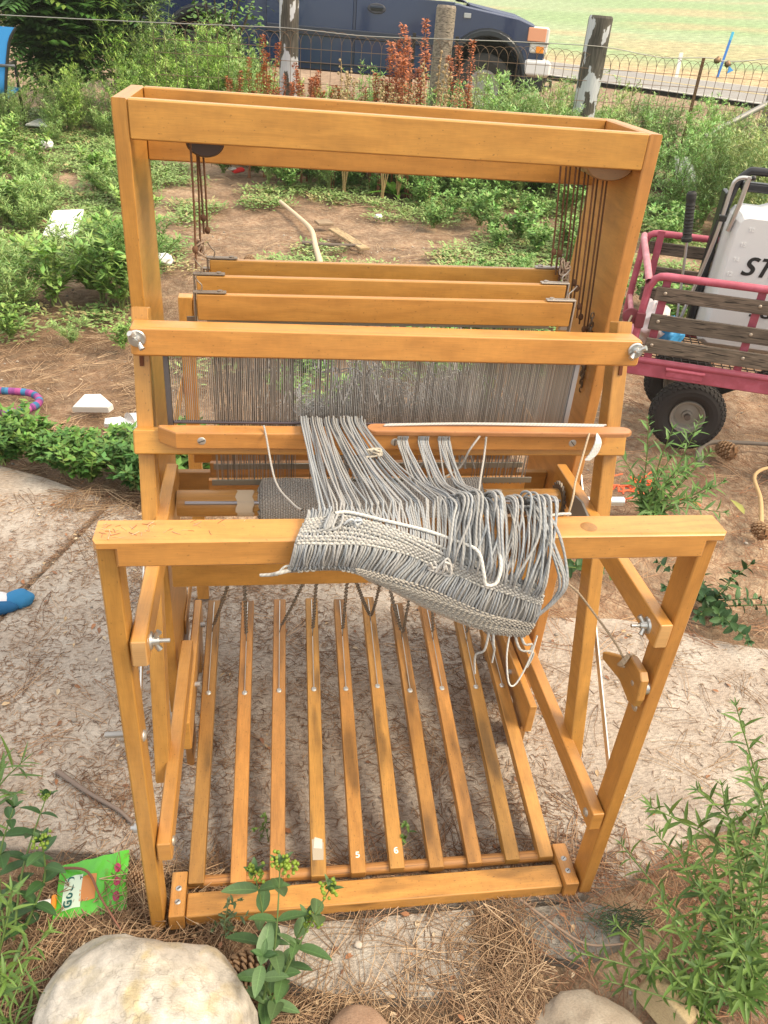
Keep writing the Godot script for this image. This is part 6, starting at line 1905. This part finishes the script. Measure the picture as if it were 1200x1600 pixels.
func build_plants() -> void:
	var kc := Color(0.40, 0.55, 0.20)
	var st := Color(0.20, 0.26, 0.08)
	# feathery weeds along the fence
	var G1 := "feathery weeds along the fence"
	var lab := "feathery pale green weed in the row along the wire fence"
	var pr := []
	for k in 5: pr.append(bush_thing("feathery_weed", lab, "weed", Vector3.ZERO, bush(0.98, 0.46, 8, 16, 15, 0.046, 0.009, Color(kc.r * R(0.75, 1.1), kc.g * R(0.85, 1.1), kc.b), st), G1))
	var spots := []
	for i in 130:
		var x := -0.2 + 4.9 * (i + R(-0.5, 0.5)) / 130.0
		var zz := R(-7.3, -5.75)
		if x > 2.9: zz = R(-7.0, -4.9)
		var s := R(0.75, 1.12) * (1.0 if x > 0.6 else 0.85)
		s *= 0.80 if x < 1.45 else (0.92 if x < 2.1 else 0.86)
		spots.append([x, zz, s])
	scatter_kind(pr, spots)
	# feathery bushes on the left
	pr = []
	for k in 4: pr.append(bush_thing("feathery_bush", "soft feathery green bush in the weeds at the upper left", "bush", Vector3.ZERO, bush(0.95, 0.75, 9, 16, 15, 0.05, 0.008, [Color(0.36, 0.56, 0.13), Color(0.33, 0.47, 0.18), Color(0.40, 0.58, 0.14), Color(0.31, 0.48, 0.17)][k], st), "feathery bushes at the upper left"))
	spots = [[-1.55, -8.3, 1.15], [-1.2, -8.6, 1.25], [-0.75, -8.0, 0.95], [-0.35, -7.8, 0.95], [-0.1, -8.1, 0.9], [-0.55, -8.6, 1.05], [-2.15, -7.8, 0.62], [-2.4, -7.8, 0.6], [-1.9, -7.7, 0.55], [-1.0, -7.6, 0.75], [-0.6, -7.3, 0.6], [0.15, -7.4, 0.7], [-1.4, -7.7, 0.7], [0.45, -7.2, 0.65], [-2.7, -8.0, 0.6], [-0.2, -7.2, 0.6]]
	for i in 14: spots.append([R(-1.5, -0.2), R(-8.7, -7.9), R(0.7, 1.1)])
	for i in 10: spots.append([R(-2.8, -1.5), R(-7.9, -7.3), R(0.45, 0.65)])
	scatter_kind(pr, spots)
	# rust red dock stalks
	pr = []
	for k in 3:
		var sb := MB.new()
		var lb := MB.new()
		for i in 4:
			var tip := Vector3(R(-0.16, 0.16), R(0.7, 1.0), R(-0.12, 0.12))
			sb.col = Color(0.24, 0.10, 0.05)
			var pts := [Vector3(R(-0.03, 0.03), 0, 0), tip * Vector3(0.4, 0.5, 0.4), tip]
			sb.tube(curve(pts, 8), 0.005, 0.002, 5)
			for j in 330:
				var f := pow(R(0.12, 1.0), 0.6)
				var q := cat(pts, f * 2.0)
				var an := R(0, TAU)
				var rr := 0.036 * (1.15 - f) + 0.008
				lb.col = Color(0.50, 0.17, 0.075) * R(0.6, 1.3)
				lb.leaf(q + Vector3(cos(an) * rr * R(0.1, 1), R(-0.01, 0.01), sin(an) * rr * R(0.1, 1)), Vector3(cos(an), R(-0.4, 0.9), sin(an)).normalized(), Vector3(0.2, 1, 0.3), 0.022, 0.013, 0.1)
		pr.append(bush_thing("dock_stalk", "rust red dried dock stalks standing in front of the fence", "weed", Vector3.ZERO, [sb, lb], "dried dock stalks along the fence"))
	scatter_kind(pr, [[-0.28, -6.1, 0.85], [-0.16, -6.15, 1.0], [-0.02, -6.0, 0.9], [0.12, -5.95, 0.95], [0.26, -6.0, 0.9], [-0.05, -6.2, 0.8], [0.66, -5.9, 0.95], [0.72, -5.8, 1.05], [0.93, -5.7, 1.3], [1.0, -5.8, 1.2], [1.36, -5.7, 1.1], [-0.45, -6.4, 0.9], [0.50, -6.0, 0.85], [0.84, -5.9, 1.05], [0.36, -5.9, 0.9], [0.18, -6.1, 1.0]])
	# tan dry stalks
	pr = []
	for k in 2:
		var sb := MB.new()
		var lb := MB.new()
		for i in 9:
			var tip := Vector3(R(-0.16, 0.16), R(0.6, 0.95), R(-0.1, 0.1))
			sb.col = Color(0.42, 0.30, 0.14)
			var pts := [Vector3(R(-0.03, 0.03), 0, 0), tip * Vector3(0.5, 0.5, 0.5), tip]
			sb.tube(curve(pts, 8), 0.0045, 0.002, 4)
			for j in 16:
				lb.col = Color(0.44, 0.32, 0.17) * R(0.7, 1.2)
				lb.ball(cat(pts, R(1.4, 2.0)) + Vector3(R(-0.02, 0.02), R(-0.02, 0.02), R(-0.02, 0.02)), Vector3.ONE * R(0.006, 0.012), Basis.IDENTITY, 6, 4)
		pr.append(bush_thing("dry_weed", "tan dead weed stalks among the rust red docks", "weed", Vector3.ZERO, [sb, lb], "dead tan stalks along the fence"))
	scatter_kind(pr, [[0.44, -5.75, 0.98], [0.72, -5.6, 0.9], [1.08, -5.6, 1.1], [0.86, -5.65, 0.9]])
	# dark leafy shrub and the climber at the upper left
	for e in [["leafy_shrub", Vector3(-2.12, T(-9.3), -8.5), 2.1, 1.9, 1700, 0.15, 0.07, Color(0.055, 0.145, 0.025), "dark leafy shrub with long compound leaves at the upper left corner", 1], ["leafy_shrub", Vector3(-1.75, T(-9.5), -9.9), 1.8, 1.3, 800, 0.12, 0.06, Color(0.05, 0.125, 0.03), "dark shrub behind the feathery bushes near the pale post", 1], ["climbing_bush", Vector3(-0.62, T(-8.9), -9.0), 1.45, 0.95, 900, 0.065, 0.045, Color(0.11, 0.23, 0.04), "bright round leaved climbing bush covering the fence by the truck's tail", 0]]:
		var sb := MB.new()
		var lb := MB.new()
		sb.col = Color(0.07, 0.05, 0.035)
		var tips := []
		for i in 12:
			var an := R(0, TAU)
			var tp := Vector3(cos(an) * e[3] * 0.5 * R(0.3, 1.0), e[2] * R(0.5, 1.0), sin(an) * e[3] * 0.4 * R(0.3, 1))
			tips.append(tp)
			sb.tube(curve([Vector3(R(-0.08, 0.08), 0, R(-0.08, 0.08)), tp * Vector3(0.4, 0.55, 0.4), tp], 8), 0.016, 0.005, 6)
		for j in int(e[4]):
			var tp: Vector3 = tips[rng.randi() % 12]
			var q := (tp * Vector3(0.4, 0.55, 0.4)).lerp(tp, R(-0.5, 1.0)) + Vector3(R(-0.2, 0.2), R(-0.16, 0.16), R(-0.2, 0.2))
			var hi: float = smoothstep(0.75, 1.05, q.y / e[2])
			var vf := R(0.55, 1.3)
			var an := R(0, TAU)
			if e[9] == 1:
				var d := Vector3(cos(an), R(-0.5, 0.2), sin(an)).normalized()
				var sd := d.cross(Vector3.UP).normalized()
				lb.col = Color(e[7].r * vf, e[7].g * vf, e[7].b * vf)
				if R(0, 1) < 0.12: lb.col = Color(0.16, 0.25, 0.04)
				for k in 5:
					for s in [-1.0, 1.0]: lb.leaf(q + d * 0.055 * k, (d * 0.5 + sd * s).normalized(), Vector3(0.1, 1, 0.1), e[5] * 0.62, e[6] * 0.6, 0.25)
			else:
				lb.col = Color(e[7].r * vf, e[7].g * vf, e[7].b * vf)
				lb.leaf(q, Vector3(cos(an), R(-0.6, 0.4), sin(an)).normalized(), Vector3(R(-0.4, 0.4), 1, R(0, 0.6)), e[5] * R(0.7, 1.2), e[6], 0.2)
		bush_thing(e[0], e[8], "shrub", e[1], [sb, lb])
	# leafy weeds of the left yard
	pr = []
	for k in 5:
		var c := Color(0.22, 0.37, 0.09) if k < 2 else Color(0.31, 0.46, 0.16)
		pr.append(bush_thing("leafy_weed", "low leafy green weed on the dirt of the left yard", "weed", Vector3.ZERO, bush(0.30, 0.44, 8, 8, 8 if k < 2 else 18, 0.045 if k < 2 else 0.04, 0.020 if k < 2 else 0.0065, c, st, 0.2), "leafy weeds in the left yard"))
	spots = []
	for i in 90:
		var x := R(-2.9, -0.75)
		var zz := R(-7.6, -3.0)
		var dn := smoothstep(-0.3, 0.9, -x - 0.6 + (zz + 6.0) * 0.15)
		if R(0, 1) < 0.2 + dn * 0.75: spots.append([x, zz, R(0.55, 1.1)])
	for e in [[-0.95, -3.15, 1.15], [-0.85, -3.05, 1.0], [-1.15, -3.05, 1.1], [-1.3, -2.95, 0.9], [-1.05, -3.3, 1.3], [-1.25, -2.62, 0.6], [-1.0, -2.6, 0.45], [-0.78, -2.55, 0.4], [-1.45, -2.75, 0.7], [-0.6, -2.4, 0.35], [-0.9, -3.4, 1.2], [-1.5, -3.3, 1.1], [-0.62, -2.25, 0.3]]: spots.append(e)
	scatter_kind(pr, spots)
	# weeds at the slab's left edge
	pr = []
	for k in 4: pr.append(bush_thing("edge_weed", "dense dark green weed sprawling along the slab's left back edge", "weed", Vector3.ZERO, bush(0.20, 0.34, 9, 9, 8, 0.036, 0.019, Color(0.09, 0.21, 0.05) if k < 2 else Color(0.13, 0.26, 0.05), st, 0.3), "weeds along the slab's left back edge"))
	spots = []
	for i in 22:
		var f := i / 21.0
		spots.append([lerpf(-1.42, -0.42, f) + R(-0.03, 0.03), lerpf(-1.76, -1.30, f) + R(-0.2, 0.0) * (0.5 + 0.3 * f), R(0.6, 1.05) * lerpf(0.62, 1.0, smoothstep(0.2, 0.6, f))])
	scatter_kind(pr, spots)
	# weeds between loom and right yard
	pr = []
	for k in 3: pr.append(bush_thing("yard_weed", "clump of green weeds on the dirt behind the loom", "weed", Vector3.ZERO, bush(0.26, 0.46, 8, 9, 9, 0.038, 0.02, Color(0.20, 0.36, 0.10), st, 0.25), "weed clumps behind the loom"))
	spots = []
	for i in 64:
		var x := R(0.2, 3.6)
		var zz := R(-6.2, -3.0)
		if x < 1.0 and zz > -5.0 and R(0, 1) < 0.85: continue
		if x > 2.0 and zz > -4.4: continue
		spots.append([x, zz, R(0.5, 1.05)])
	for i in 22: spots.append([R(-0.6, 2.2), R(-6.6, -5.7), R(0.7, 1.1)])
	for i in 12: spots.append([R(0.75, 1.5), R(-3.6, -2.9), R(0.4, 0.8)])
	for i in 26: spots.append([R(-0.15, 1.1), R(-3.3, -1.75), R(0.45, 0.85)])
	scatter_kind(pr, spots)
	# big leaved dock rosettes
	for e in [[3.42, -6.1, "broad leaved dock rosette in front of the right weeds"], [-0.55, -6.9, "broad leaved dock rosette seen between castle post and cords"], [0.85, -5.75, "yellow green dock rosette below the far weeds"]]:
		var lb := MB.new()
		var sb := MB.new()
		sb.col = Color(0.25, 0.12, 0.06)
		sb.tube(PackedVector3Array([Vector3.ZERO, Vector3(0.02, 0.2, 0)]), 0.006, 0.003, 5)
		for k in 16:
			lb.col = Color(0.12, 0.27, 0.03) * R(0.8, 1.3)
			var an := R(0, TAU)
			lb.leaf(Vector3.ZERO, Vector3(cos(an), R(0.3, 1.2), sin(an)).normalized(), Vector3.UP, R(0.16, 0.26), 0.065, 0.35, 1)
		bush_thing("dock_rosette", e[2], "weed", gp(e[0], e[1]), [sb, lb])
	bush_thing("rosemary_like_bush", "fine leaved bushy weed left of the loom's castle post with dark shaded base", "bush", gp(-0.80, -3.12), bush(0.42, 0.5, 14, 14, 22, 0.034, 0.005, Color(0.16, 0.31, 0.08), st))
	# ground cover: nobody could count it
	var cl := MB.new()
	for k in 34:
		var an := R(0, TAU)
		var rr := 0.11 * sqrt(R(0, 1))
		cl.col = Color(1, 1, 1) * R(0.7, 1.25)
		cl.leaf(Vector3(cos(an) * rr, R(0.0, 0.05) * (1.3 - rr * 8.0), sin(an) * rr), Vector3(cos(an + R(-1, 1)), R(0.0, 0.7), sin(an + R(-1, 1))).normalized(), Vector3.UP, R(0.02, 0.036), R(0.012, 0.018), 0.15)
	var cm := cl.mesh()
	var nz := noise(61, 0.55, 3)
	var xs := []
	var cs := []
	for i in 15000:
		var zz := -2.3 - 6.6 * pow(R(0, 1), 0.8)
		var x := R(-3.2, 5.0)
		var v := nz.get_noise_2d(x * 1.6, zz * 1.6)
		var th := 0.02
		if x > -0.1 and x < 1.4 and zz > -3.4 and zz < -1.75: th = -0.05
		elif x < -0.6: th = lerpf(0.25, -0.18, clampf((-zz - 2.4) / 1.5, 0, 1)) + 0.25 * smoothstep(-1.3, -0.6, x)
		elif zz > -3.3: th = 0.3
		elif zz < -5.6: th = -0.08
		elif x > 0.9 and zz > -4.6: th = -0.1 if x < 1.8 else 0.25
		elif x < 0.9: th = 0.22
		if v < th: continue
		xs.append(Transform3D(Basis(Vector3.UP, R(0, 6)).scaled(Vector3.ONE * R(0.6, 1.25)), gp(x, zz) - Vector3(0, 0.012, 0)))
		var t := R(0, 1)
		cs.append(Color(0.19, 0.33, 0.09).lerp(Color(0.33, 0.43, 0.16), t) if R(0, 1) < 0.86 else Color(0.42, 0.36, 0.17) * R(0.7, 1.1))
	tag(multi("ground_cover", cm, M.lit_far_leaf, xs, cs), "low green ground cover in patches over the yard's dirt", "ground cover", "", "stuff")
	build_near_plants()

func build_near_plants() -> void:
	var lc := [Color(0.14, 0.265, 0.06), Color(0.175, 0.315, 0.07), Color(0.22, 0.37, 0.09), Color(0.11, 0.22, 0.055)]
	var lance := leaf_meshes(0.18, 0.25, lc)
	var green := Color(0.19, 0.30, 0.09)
	stem_plant("lance_leaved_weed", "weed stem with narrow leaves rising over the slab at the right edge", "weed", Vector3(0.80, G, -0.05), [Vector3(0.686, 0.24, -0.189), Vector3(0.74, 0.26, -0.12)], lance, 0.042, 0.011, green)
	stem_plant("lance_leaved_weed", "bushy narrow leaved weed leaning left over the slab right of the loom's front corner", "weed", Vector3(0.76, G, 0.08), [Vector3(0.413, 0.26, 0.03), Vector3(0.505, 0.26, 0.005), Vector3(0.60, 0.28, -0.01)], lance, 0.046, 0.010, green)
	stem_plant("lance_leaved_weed", "narrow leaved weed low on the needles below the leaning one", "weed", Vector3(0.60, G, 0.13), [Vector3(0.41, 0.12, 0.0), Vector3(0.445, 0.18, 0.02), Vector3(0.5, 0.14, 0.03)], lance, 0.04, 0.009, green)
	stem_plant("lance_leaved_weed", "sprawling weed reaching over the grey stone at the bottom right", "weed", Vector3(0.50, G, 0.22), [Vector3(0.285, 0.07, 0.145), Vector3(0.35, 0.11, 0.13), Vector3(0.41, 0.17, 0.135), Vector3(0.38, 0.13, 0.19), Vector3(0.44, 0.14, 0.16), Vector3(0.33, 0.06, 0.19), Vector3(0.42, 0.08, 0.12), Vector3(0.46, 0.1, 0.2), Vector3(0.40, 0.05, 0.17)], lance, 0.038, 0.008, green)
	stem_plant("lance_leaved_weed", "thick leafy weed filling the bottom right corner", "weed", Vector3(0.58, G, 0.20), [Vector3(0.54, 0.24, 0.06), Vector3(0.47, 0.19, 0.13), Vector3(0.55, 0.26, 0.0), Vector3(0.60, 0.28, 0.03), Vector3(0.49, 0.2, 0.07), Vector3(0.53, 0.12, 0.12), Vector3(0.48, 0.09, 0.17), Vector3(0.56, 0.15, 0.16), Vector3(0.62, 0.22, 0.07), Vector3(0.44, 0.08, 0.22), Vector3(0.52, 0.22, 0.10), Vector3(0.58, 0.24, 0.10), Vector3(0.50, 0.16, 0.2), Vector3(0.46, 0.12, 0.24)], lance, 0.042, 0.008, green)
	stem_plant("lance_leaved_weed", "bright green leafy weed standing before the wagon wheel", "weed", Vector3(1.04, T(-1.2), -1.25), [Vector3(1.02, 0.31, -1.22), Vector3(1.10, 0.34, -1.22), Vector3(1.15, 0.24, -1.2), Vector3(0.98, 0.30, -1.3), Vector3(0.97, 0.2, -1.15), Vector3(1.20, 0.16, -1.16), Vector3(0.93, 0.14, -1.2), Vector3(1.12, 0.18, -1.1), Vector3(1.06, 0.26, -1.12), Vector3(1.0, 0.24, -1.1), Vector3(1.08, 0.2, -1.18), Vector3(1.16, 0.12, -1.05), Vector3(0.96, 0.1, -1.08), Vector3(1.0, 0.12, -1.18), Vector3(1.13, 0.28, -1.28), Vector3(1.05, 0.16, -1.05), Vector3(0.9, 0.2, -1.26), Vector3(1.18, 0.22, -1.24)], leaf_meshes(0.2, 0.2, [Color(0.13, 0.28, 0.06), Color(0.17, 0.34, 0.08), Color(0.10, 0.23, 0.05)]), 0.05, 0.012, green)
	# left foreground
	var broad := leaf_meshes(0.48, 0.3, [Color(0.06, 0.16, 0.05), Color(0.085, 0.195, 0.06), Color(0.075, 0.175, 0.065)], 0.38)
	var v := stem_plant("broad_leaved_weed", "weed with paired oval leaves and yellow green buds at the left edge above the pouch", "weed", Vector3(-0.60, G, -0.01), [Vector3(-0.56, 0.14, -0.15), Vector3(-0.545, 0.15, -0.06), Vector3(-0.60, 0.16, -0.12)], broad, 0.048, 0.032, green, true, 0.3)
	florets(v, Vector3(-0.545, 0.155, -0.06), 0.012, Color(0.28, 0.42, 0.05))
	florets(v, Vector3(-0.56, 0.145, -0.15), 0.009, Color(0.25, 0.38, 0.07))
	stem_plant("lance_leaved_weed", "long leaved tuft at the left edge above the twig", "weed", Vector3(-0.70, G, -0.22), [Vector3(-0.64, 0.08, -0.28), Vector3(-0.67, 0.10, -0.26)], leaf_meshes(0.1, 0.3, lc), 0.085, 0.014, green)
	stem_plant("lance_leaved_weed", "dark narrow leaved weed at the left edge below the pouch", "weed", Vector3(-0.60, G, 0.06), [Vector3(-0.53, 0.05, 0.03), Vector3(-0.58, 0.12, 0.0), Vector3(-0.62, 0.10, -0.02), Vector3(-0.57, 0.06, 0.1)], lance, 0.045, 0.01, green)
	stem_plant("lance_leaved_weed", "grassy weed in the bottom left corner beside the boulder", "weed", Vector3(-0.56, G, 0.15), [Vector3(-0.50, 0.04, 0.12), Vector3(-0.55, 0.06, 0.10), Vector3(-0.56, 0.05, 0.2), Vector3(-0.60, 0.07, 0.12)], leaf_meshes(0.09, 0.35, lc), 0.06, 0.009, green)
	# vine with big leaves in front of the bottom beam
	v = stem_plant("leafy_vine", "blue green vine with large oval leaves and lime flower clusters climbing the bottom beam", "vine", Vector3(-0.195, G, 0.13), [Vector3(-0.174, 0.20, 0.045), Vector3(-0.212, 0.16, 0.03), Vector3(-0.10, 0.15, 0.06), Vector3(-0.135, 0.11, 0.08), Vector3(-0.20, 0.15, 0.15)], leaf_meshes(0.42, 0.35, [Color(0.10, 0.205, 0.075), Color(0.125, 0.245, 0.09), Color(0.16, 0.28, 0.125)], 0.4), 0.054, 0.046, Color(0.17, 0.27, 0.09), true, 0.25)
	for q in [Vector3(-0.174, 0.205, 0.043), Vector3(-0.212, 0.165, 0.03), Vector3(-0.10, 0.155, 0.058), Vector3(-0.125, 0.11, 0.083), Vector3(-0.16, 0.20, 0.05)]: florets(v, q, 0.013, Color(0.30, 0.44, 0.05))
	stem_plant("small_weed", "thin pale weed against the left end of the bottom beam", "weed", Vector3(-0.26, G, 0.02), [Vector3(-0.255, 0.07, 0.015), Vector3(-0.235, 0.08, 0.02), Vector3(-0.215, 0.05, 0.03), Vector3(-0.28, 0.03, 0.035)], leaf_meshes(0.35, 0.2, [Color(0.13, 0.2, 0.10), Color(0.10, 0.17, 0.08)]), 0.014, 0.008, Color(0.25, 0.3, 0.14), false, 0.5, 0.0012)
	stem_plant("small_weed", "little green sprout under the treadles by the number five", "weed", Vector3(0.055, G, -0.12), [Vector3(0.058, 0.03, -0.13), Vector3(0.05, 0.025, -0.11)], leaf_meshes(0.4, 0.2, lc), 0.018, 0.008, green, false, 0.5, 0.001)
	stem_plant("small_weed", "little green sprout between the second and third treadles", "weed", Vector3(-0.205, G, -0.16), [Vector3(-0.20, 0.03, -0.17), Vector3(-0.215, 0.02, -0.15)], leaf_meshes(0.4, 0.2, lc), 0.016, 0.008, green, false, 0.5, 0.001)
	stem_plant("bindweed", "trailing bindweed at the slab's right back edge", "weed", Vector3(1.02, G, -0.80), [Vector3(0.90, 0.05, -0.90), Vector3(1.0, 0.10, -0.92), Vector3(1.10, 0.06, -0.72), Vector3(0.98, 0.03, -0.66), Vector3(0.94, 0.08, -0.78), Vector3(1.15, 0.08, -0.85), Vector3(1.05, 0.10, -0.78), Vector3(0.93, 0.02, -0.70), Vector3(1.02, 0.02, -0.60), Vector3(0.88, 0.04, -0.80), Vector3(1.25, 0.04, -0.7)], leaf_meshes(0.55, 0.2, [Color(0.06, 0.16, 0.06), Color(0.09, 0.2, 0.07), Color(0.05, 0.13, 0.045)], 0.3), 0.034, 0.010, green, false, 0.2)
	stem_plant("bindweed", "bindweed on the needles behind the right upper arm", "weed", Vector3(0.72, T(-1.0), -0.98), [Vector3(0.62, 0.03, -1.05), Vector3(0.80, 0.05, -1.0), Vector3(0.70, 0.06, -0.92), Vector3(0.60, 0.03, -0.92), Vector3(0.78, 0.03, -0.88)], leaf_meshes(0.5, 0.2, [Color(0.07, 0.18, 0.06), Color(0.10, 0.22, 0.06)], 0.3), 0.036, 0.014, green, false, 0.2)
	# fallen green pine sprig
	var b := MB.new()
	for k in 150:
		b.col = Color(0.07, 0.12, 0.06) * R(0.7, 1.5)
		var q := Vector3(0.40 + R(-0.04, 0.05), G + 0.012 + R(0, 0.014), 0.065 + R(-0.02, 0.02))
		b.tube(PackedVector3Array([q, q + Vector3(R(-0.03, 0.04), R(-0.004, 0.01), R(-0.02, 0.02))]), 0.0009, 0.0006, 3)
	tag(obj("pine_sprig", b, M.leaf), "grey green fallen pine sprig on the dark paving stone's right side", "sprig")

# ------------------------------------------------------------------ needles, flakes, pebbles
func build_litter() -> void:
	var n1 := MB.new()
	n1.tube(PackedVector3Array([Vector3(-0.5, 0, 0), Vector3(-0.18, 0.01, 0.05), Vector3(0.2, 0.01, 0.055), Vector3(0.5, 0, 0)]), 0.05, 0.036, 3)
	var shortm := n1.mesh()
	var n2 := MB.new()
	for s in [-1.0, 1.0]: n2.tube(curve([Vector3(-0.5, 0, 0), Vector3(-0.2, 0.02, 0.05 * s + 0.03), Vector3(0.15, 0.03, 0.045 * s + 0.05), Vector3(0.5, 0.0, 0.10 * s)], 5), 0.0072, 0.0045, 3)
	var longm := n2.mesh()
	var n3 := MB.new()
	n3.leaf(Vector3(-0.5, 0, 0), Vector3(1, 0, 0), Vector3.UP, 1.0, 0.5, 0.25, 1)
	var flake := n3.mesh()
	var brown := [Color(0.26, 0.15, 0.09), Color(0.36, 0.22, 0.135), Color(0.19, 0.105, 0.065), Color(0.46, 0.31, 0.20)]
	var straw := [Color(0.38, 0.255, 0.155), Color(0.27, 0.17, 0.10), Color(0.47, 0.34, 0.22), Color(0.19, 0.115, 0.07)]
	var red := [Color(0.28, 0.14, 0.08), Color(0.38, 0.21, 0.12), Color(0.22, 0.11, 0.065), Color(0.46, 0.30, 0.18)]
	# [x0, x1, z0, z1, shorts, longs, flakes, pile height, colours, length factor]
	var zones := [
		[-0.55, 0.50, -1.0, -0.02, 13000, 150, 60, 0.004, brown, 1.0],
		[-1.3, -0.42, -1.45, -0.2, 11000, 130, 170, 0.003, brown, 1.0],
		[0.40, 1.2, -0.7, 0.05, 1300, 110, 40, 0.002, straw, 1.0],
		[-0.45, 0.42, -0.12, 0.0, 1400, 130, 20, 0.006, brown, 1.0],
		[-0.75, -0.24, -0.12, 0.32, 1800, 1500, 60, 0.022, straw, 1.0],
		[-0.2, 0.24, 0.125, 0.34, 700, 480, 40, 0.010, straw, 1.0],
		[-0.16, 0.16, 0.0, 0.14, 420, 60, 12, 0.002, straw, 1.0],
		[0.155, 0.24, 0.0, 0.3, 700, 330, 16, 0.012, straw, 1.0],
		[0.22, 0.85, -0.08, 0.34, 2300, 330, 60, 0.008, red, 1.0],
		[-2.0, -0.3, -2.75, -1.3, 2800, 2300, 120, 0.012, straw, 1.15],
		[-0.7, 0.9, -2.4, -0.9, 1500, 900, 60, 0.01, straw, 1.1],
		[0.5, 2.4, -2.7, -0.65, 6000, 1500, 420, 0.012, red, 1.15],
		[-1.8, 2.6, -4.6, -2.5, 1200, 900, 120, 0.01, straw, 1.2],
		[-0.7, 3.4, -6.2, -3.8, 300, 500, 140, 0.008, straw, 1.5]]
	var sx := []
	var sc := []
	var lx := []
	var lcc := []
	var fx := []
	var fc := []
	var nz := noise(91, 2.2, 3)
	for z in zones:
		for k in 3:
			for i in int(z[4 + k]):
				var x := R(z[0], z[1])
				var zz := R(z[2], z[3])
				# drifts
				if R(-0.35, 0.3) > nz.get_noise_2d(x * 1.2, zz * 1.2): 
					x = R(z[0], z[1])
					zz = R(z[2], z[3])
				var y := T(zz) + 0.001 + R(0, 1) * R(0, 1) * float(z[7])
				if zz < -1.4 or (zz < -0.7 and x > 0.6): y -= 0.012
				elif zz > 0.02 or x < -0.45 and zz > -0.1: y -= 0.004
				var yaw := R(0, TAU)
				var tilt := R(-1, 1) * (0.05 + float(z[7]) * 9.0)
				var bs := Basis(Vector3.UP, yaw) * Basis(Vector3(0, 0, 1), tilt)
				var c: Color = z[8][rng.randi() % 4] * R(0.75, 1.2)
				if k == 0:
					sx.append(Transform3D(bs.scaled_local(Vector3.ONE * R(0.007, 0.018)), Vector3(x, y, zz)))
					sc.append(c)
				elif k == 1:
					lx.append(Transform3D(bs.scaled_local(Vector3.ONE * R(0.06, 0.14) * float(z[9])), Vector3(x, y + 0.001, zz)))
					lcc.append(c * 1.1)
				else:
					fx.append(Transform3D((Basis(Vector3.UP, yaw) * Basis(Vector3(1, 0, 0), R(-0.5, 0.5))).scaled_local(Vector3.ONE * R(0.006, 0.020)), Vector3(x, y + 0.003, zz)))
					fc.append([Color(0.46, 0.33, 0.20), Color(0.30, 0.14, 0.07), Color(0.24, 0.12, 0.07), Color(0.50, 0.40, 0.28)][rng.randi() % 4] * R(0.8, 1.15))
	# needle scraps lying on the front beam
	var bx_ := []
	var bc := []
	for i in 46:
		var f := R(0, 1) * R(0, 1)
		bx_.append(Transform3D((Basis(Vector3.UP, R(0, TAU))).scaled_local(Vector3.ONE * R(0.005, 0.013)), Vector3(-0.375 + 0.17 * f, 0.7753, R(-0.028, 0.006))))
		bc.append(brown[rng.randi() % 4] * R(1.1, 1.6))
	tag(multi("needle_scraps", shortm, M.matte, bx_, bc), "tiny broken needles stuck on the left end of the front beam", "needles", "", "stuff")
	# litter in the joint of the slab
	for i in 420:
		var f := R(-0.1, 1.0)
		var p := Vector3(-0.81, G, -0.92).lerp(Vector3(-0.65, G, -1.365), f) + Vector3(R(-0.012, 0.012), R(0, 0.003), 0)
		sx.append(Transform3D(Basis(Vector3.UP, R(0, TAU)).scaled_local(Vector3.ONE * R(0.008, 0.02)), p))
		sc.append(brown[rng.randi() % 4] * R(0.7, 1.1))
	tag(multi("needle_bits", shortm, M.matte, sx, sc), "short broken brown pine needles over the slab and dirt", "needles", "", "stuff")
	tag(multi("pine_needles", longm, M.matte, lx, lcc), "long straw coloured pine needles over the ground", "needles", "", "stuff")
	tag(multi("leaf_flakes", flake, M.matte, fx, fc), "dry leaf flakes and bark bits scattered over the ground", "leaf litter", "", "stuff")
	var pb := MB.new()
	pb.ball(Vector3.ZERO, Vector3(1, 0.6, 0.8), Basis.IDENTITY, 8, 6, noise(3, 0.2), 0.3)
	var px := []
	var pc := []
	for i in 900:
		var x := R(-2.2, 2.4)
		var zz := R(-4.5, 0.3)
		px.append(Transform3D(Basis(Vector3.UP, R(0, 6)).scaled_local(Vector3.ONE * R(0.002, 0.008)), gp(x, zz) + Vector3(0, -0.012 if zz < -1.4 else 0.001, 0)))
		pc.append(Color(0.35, 0.31, 0.27) * R(0.5, 1.3))
	tag(multi("pebbles", pb.mesh(), M.matte, px, pc), "small pebbles and crumbs scattered over the ground", "pebbles", "", "stuff")
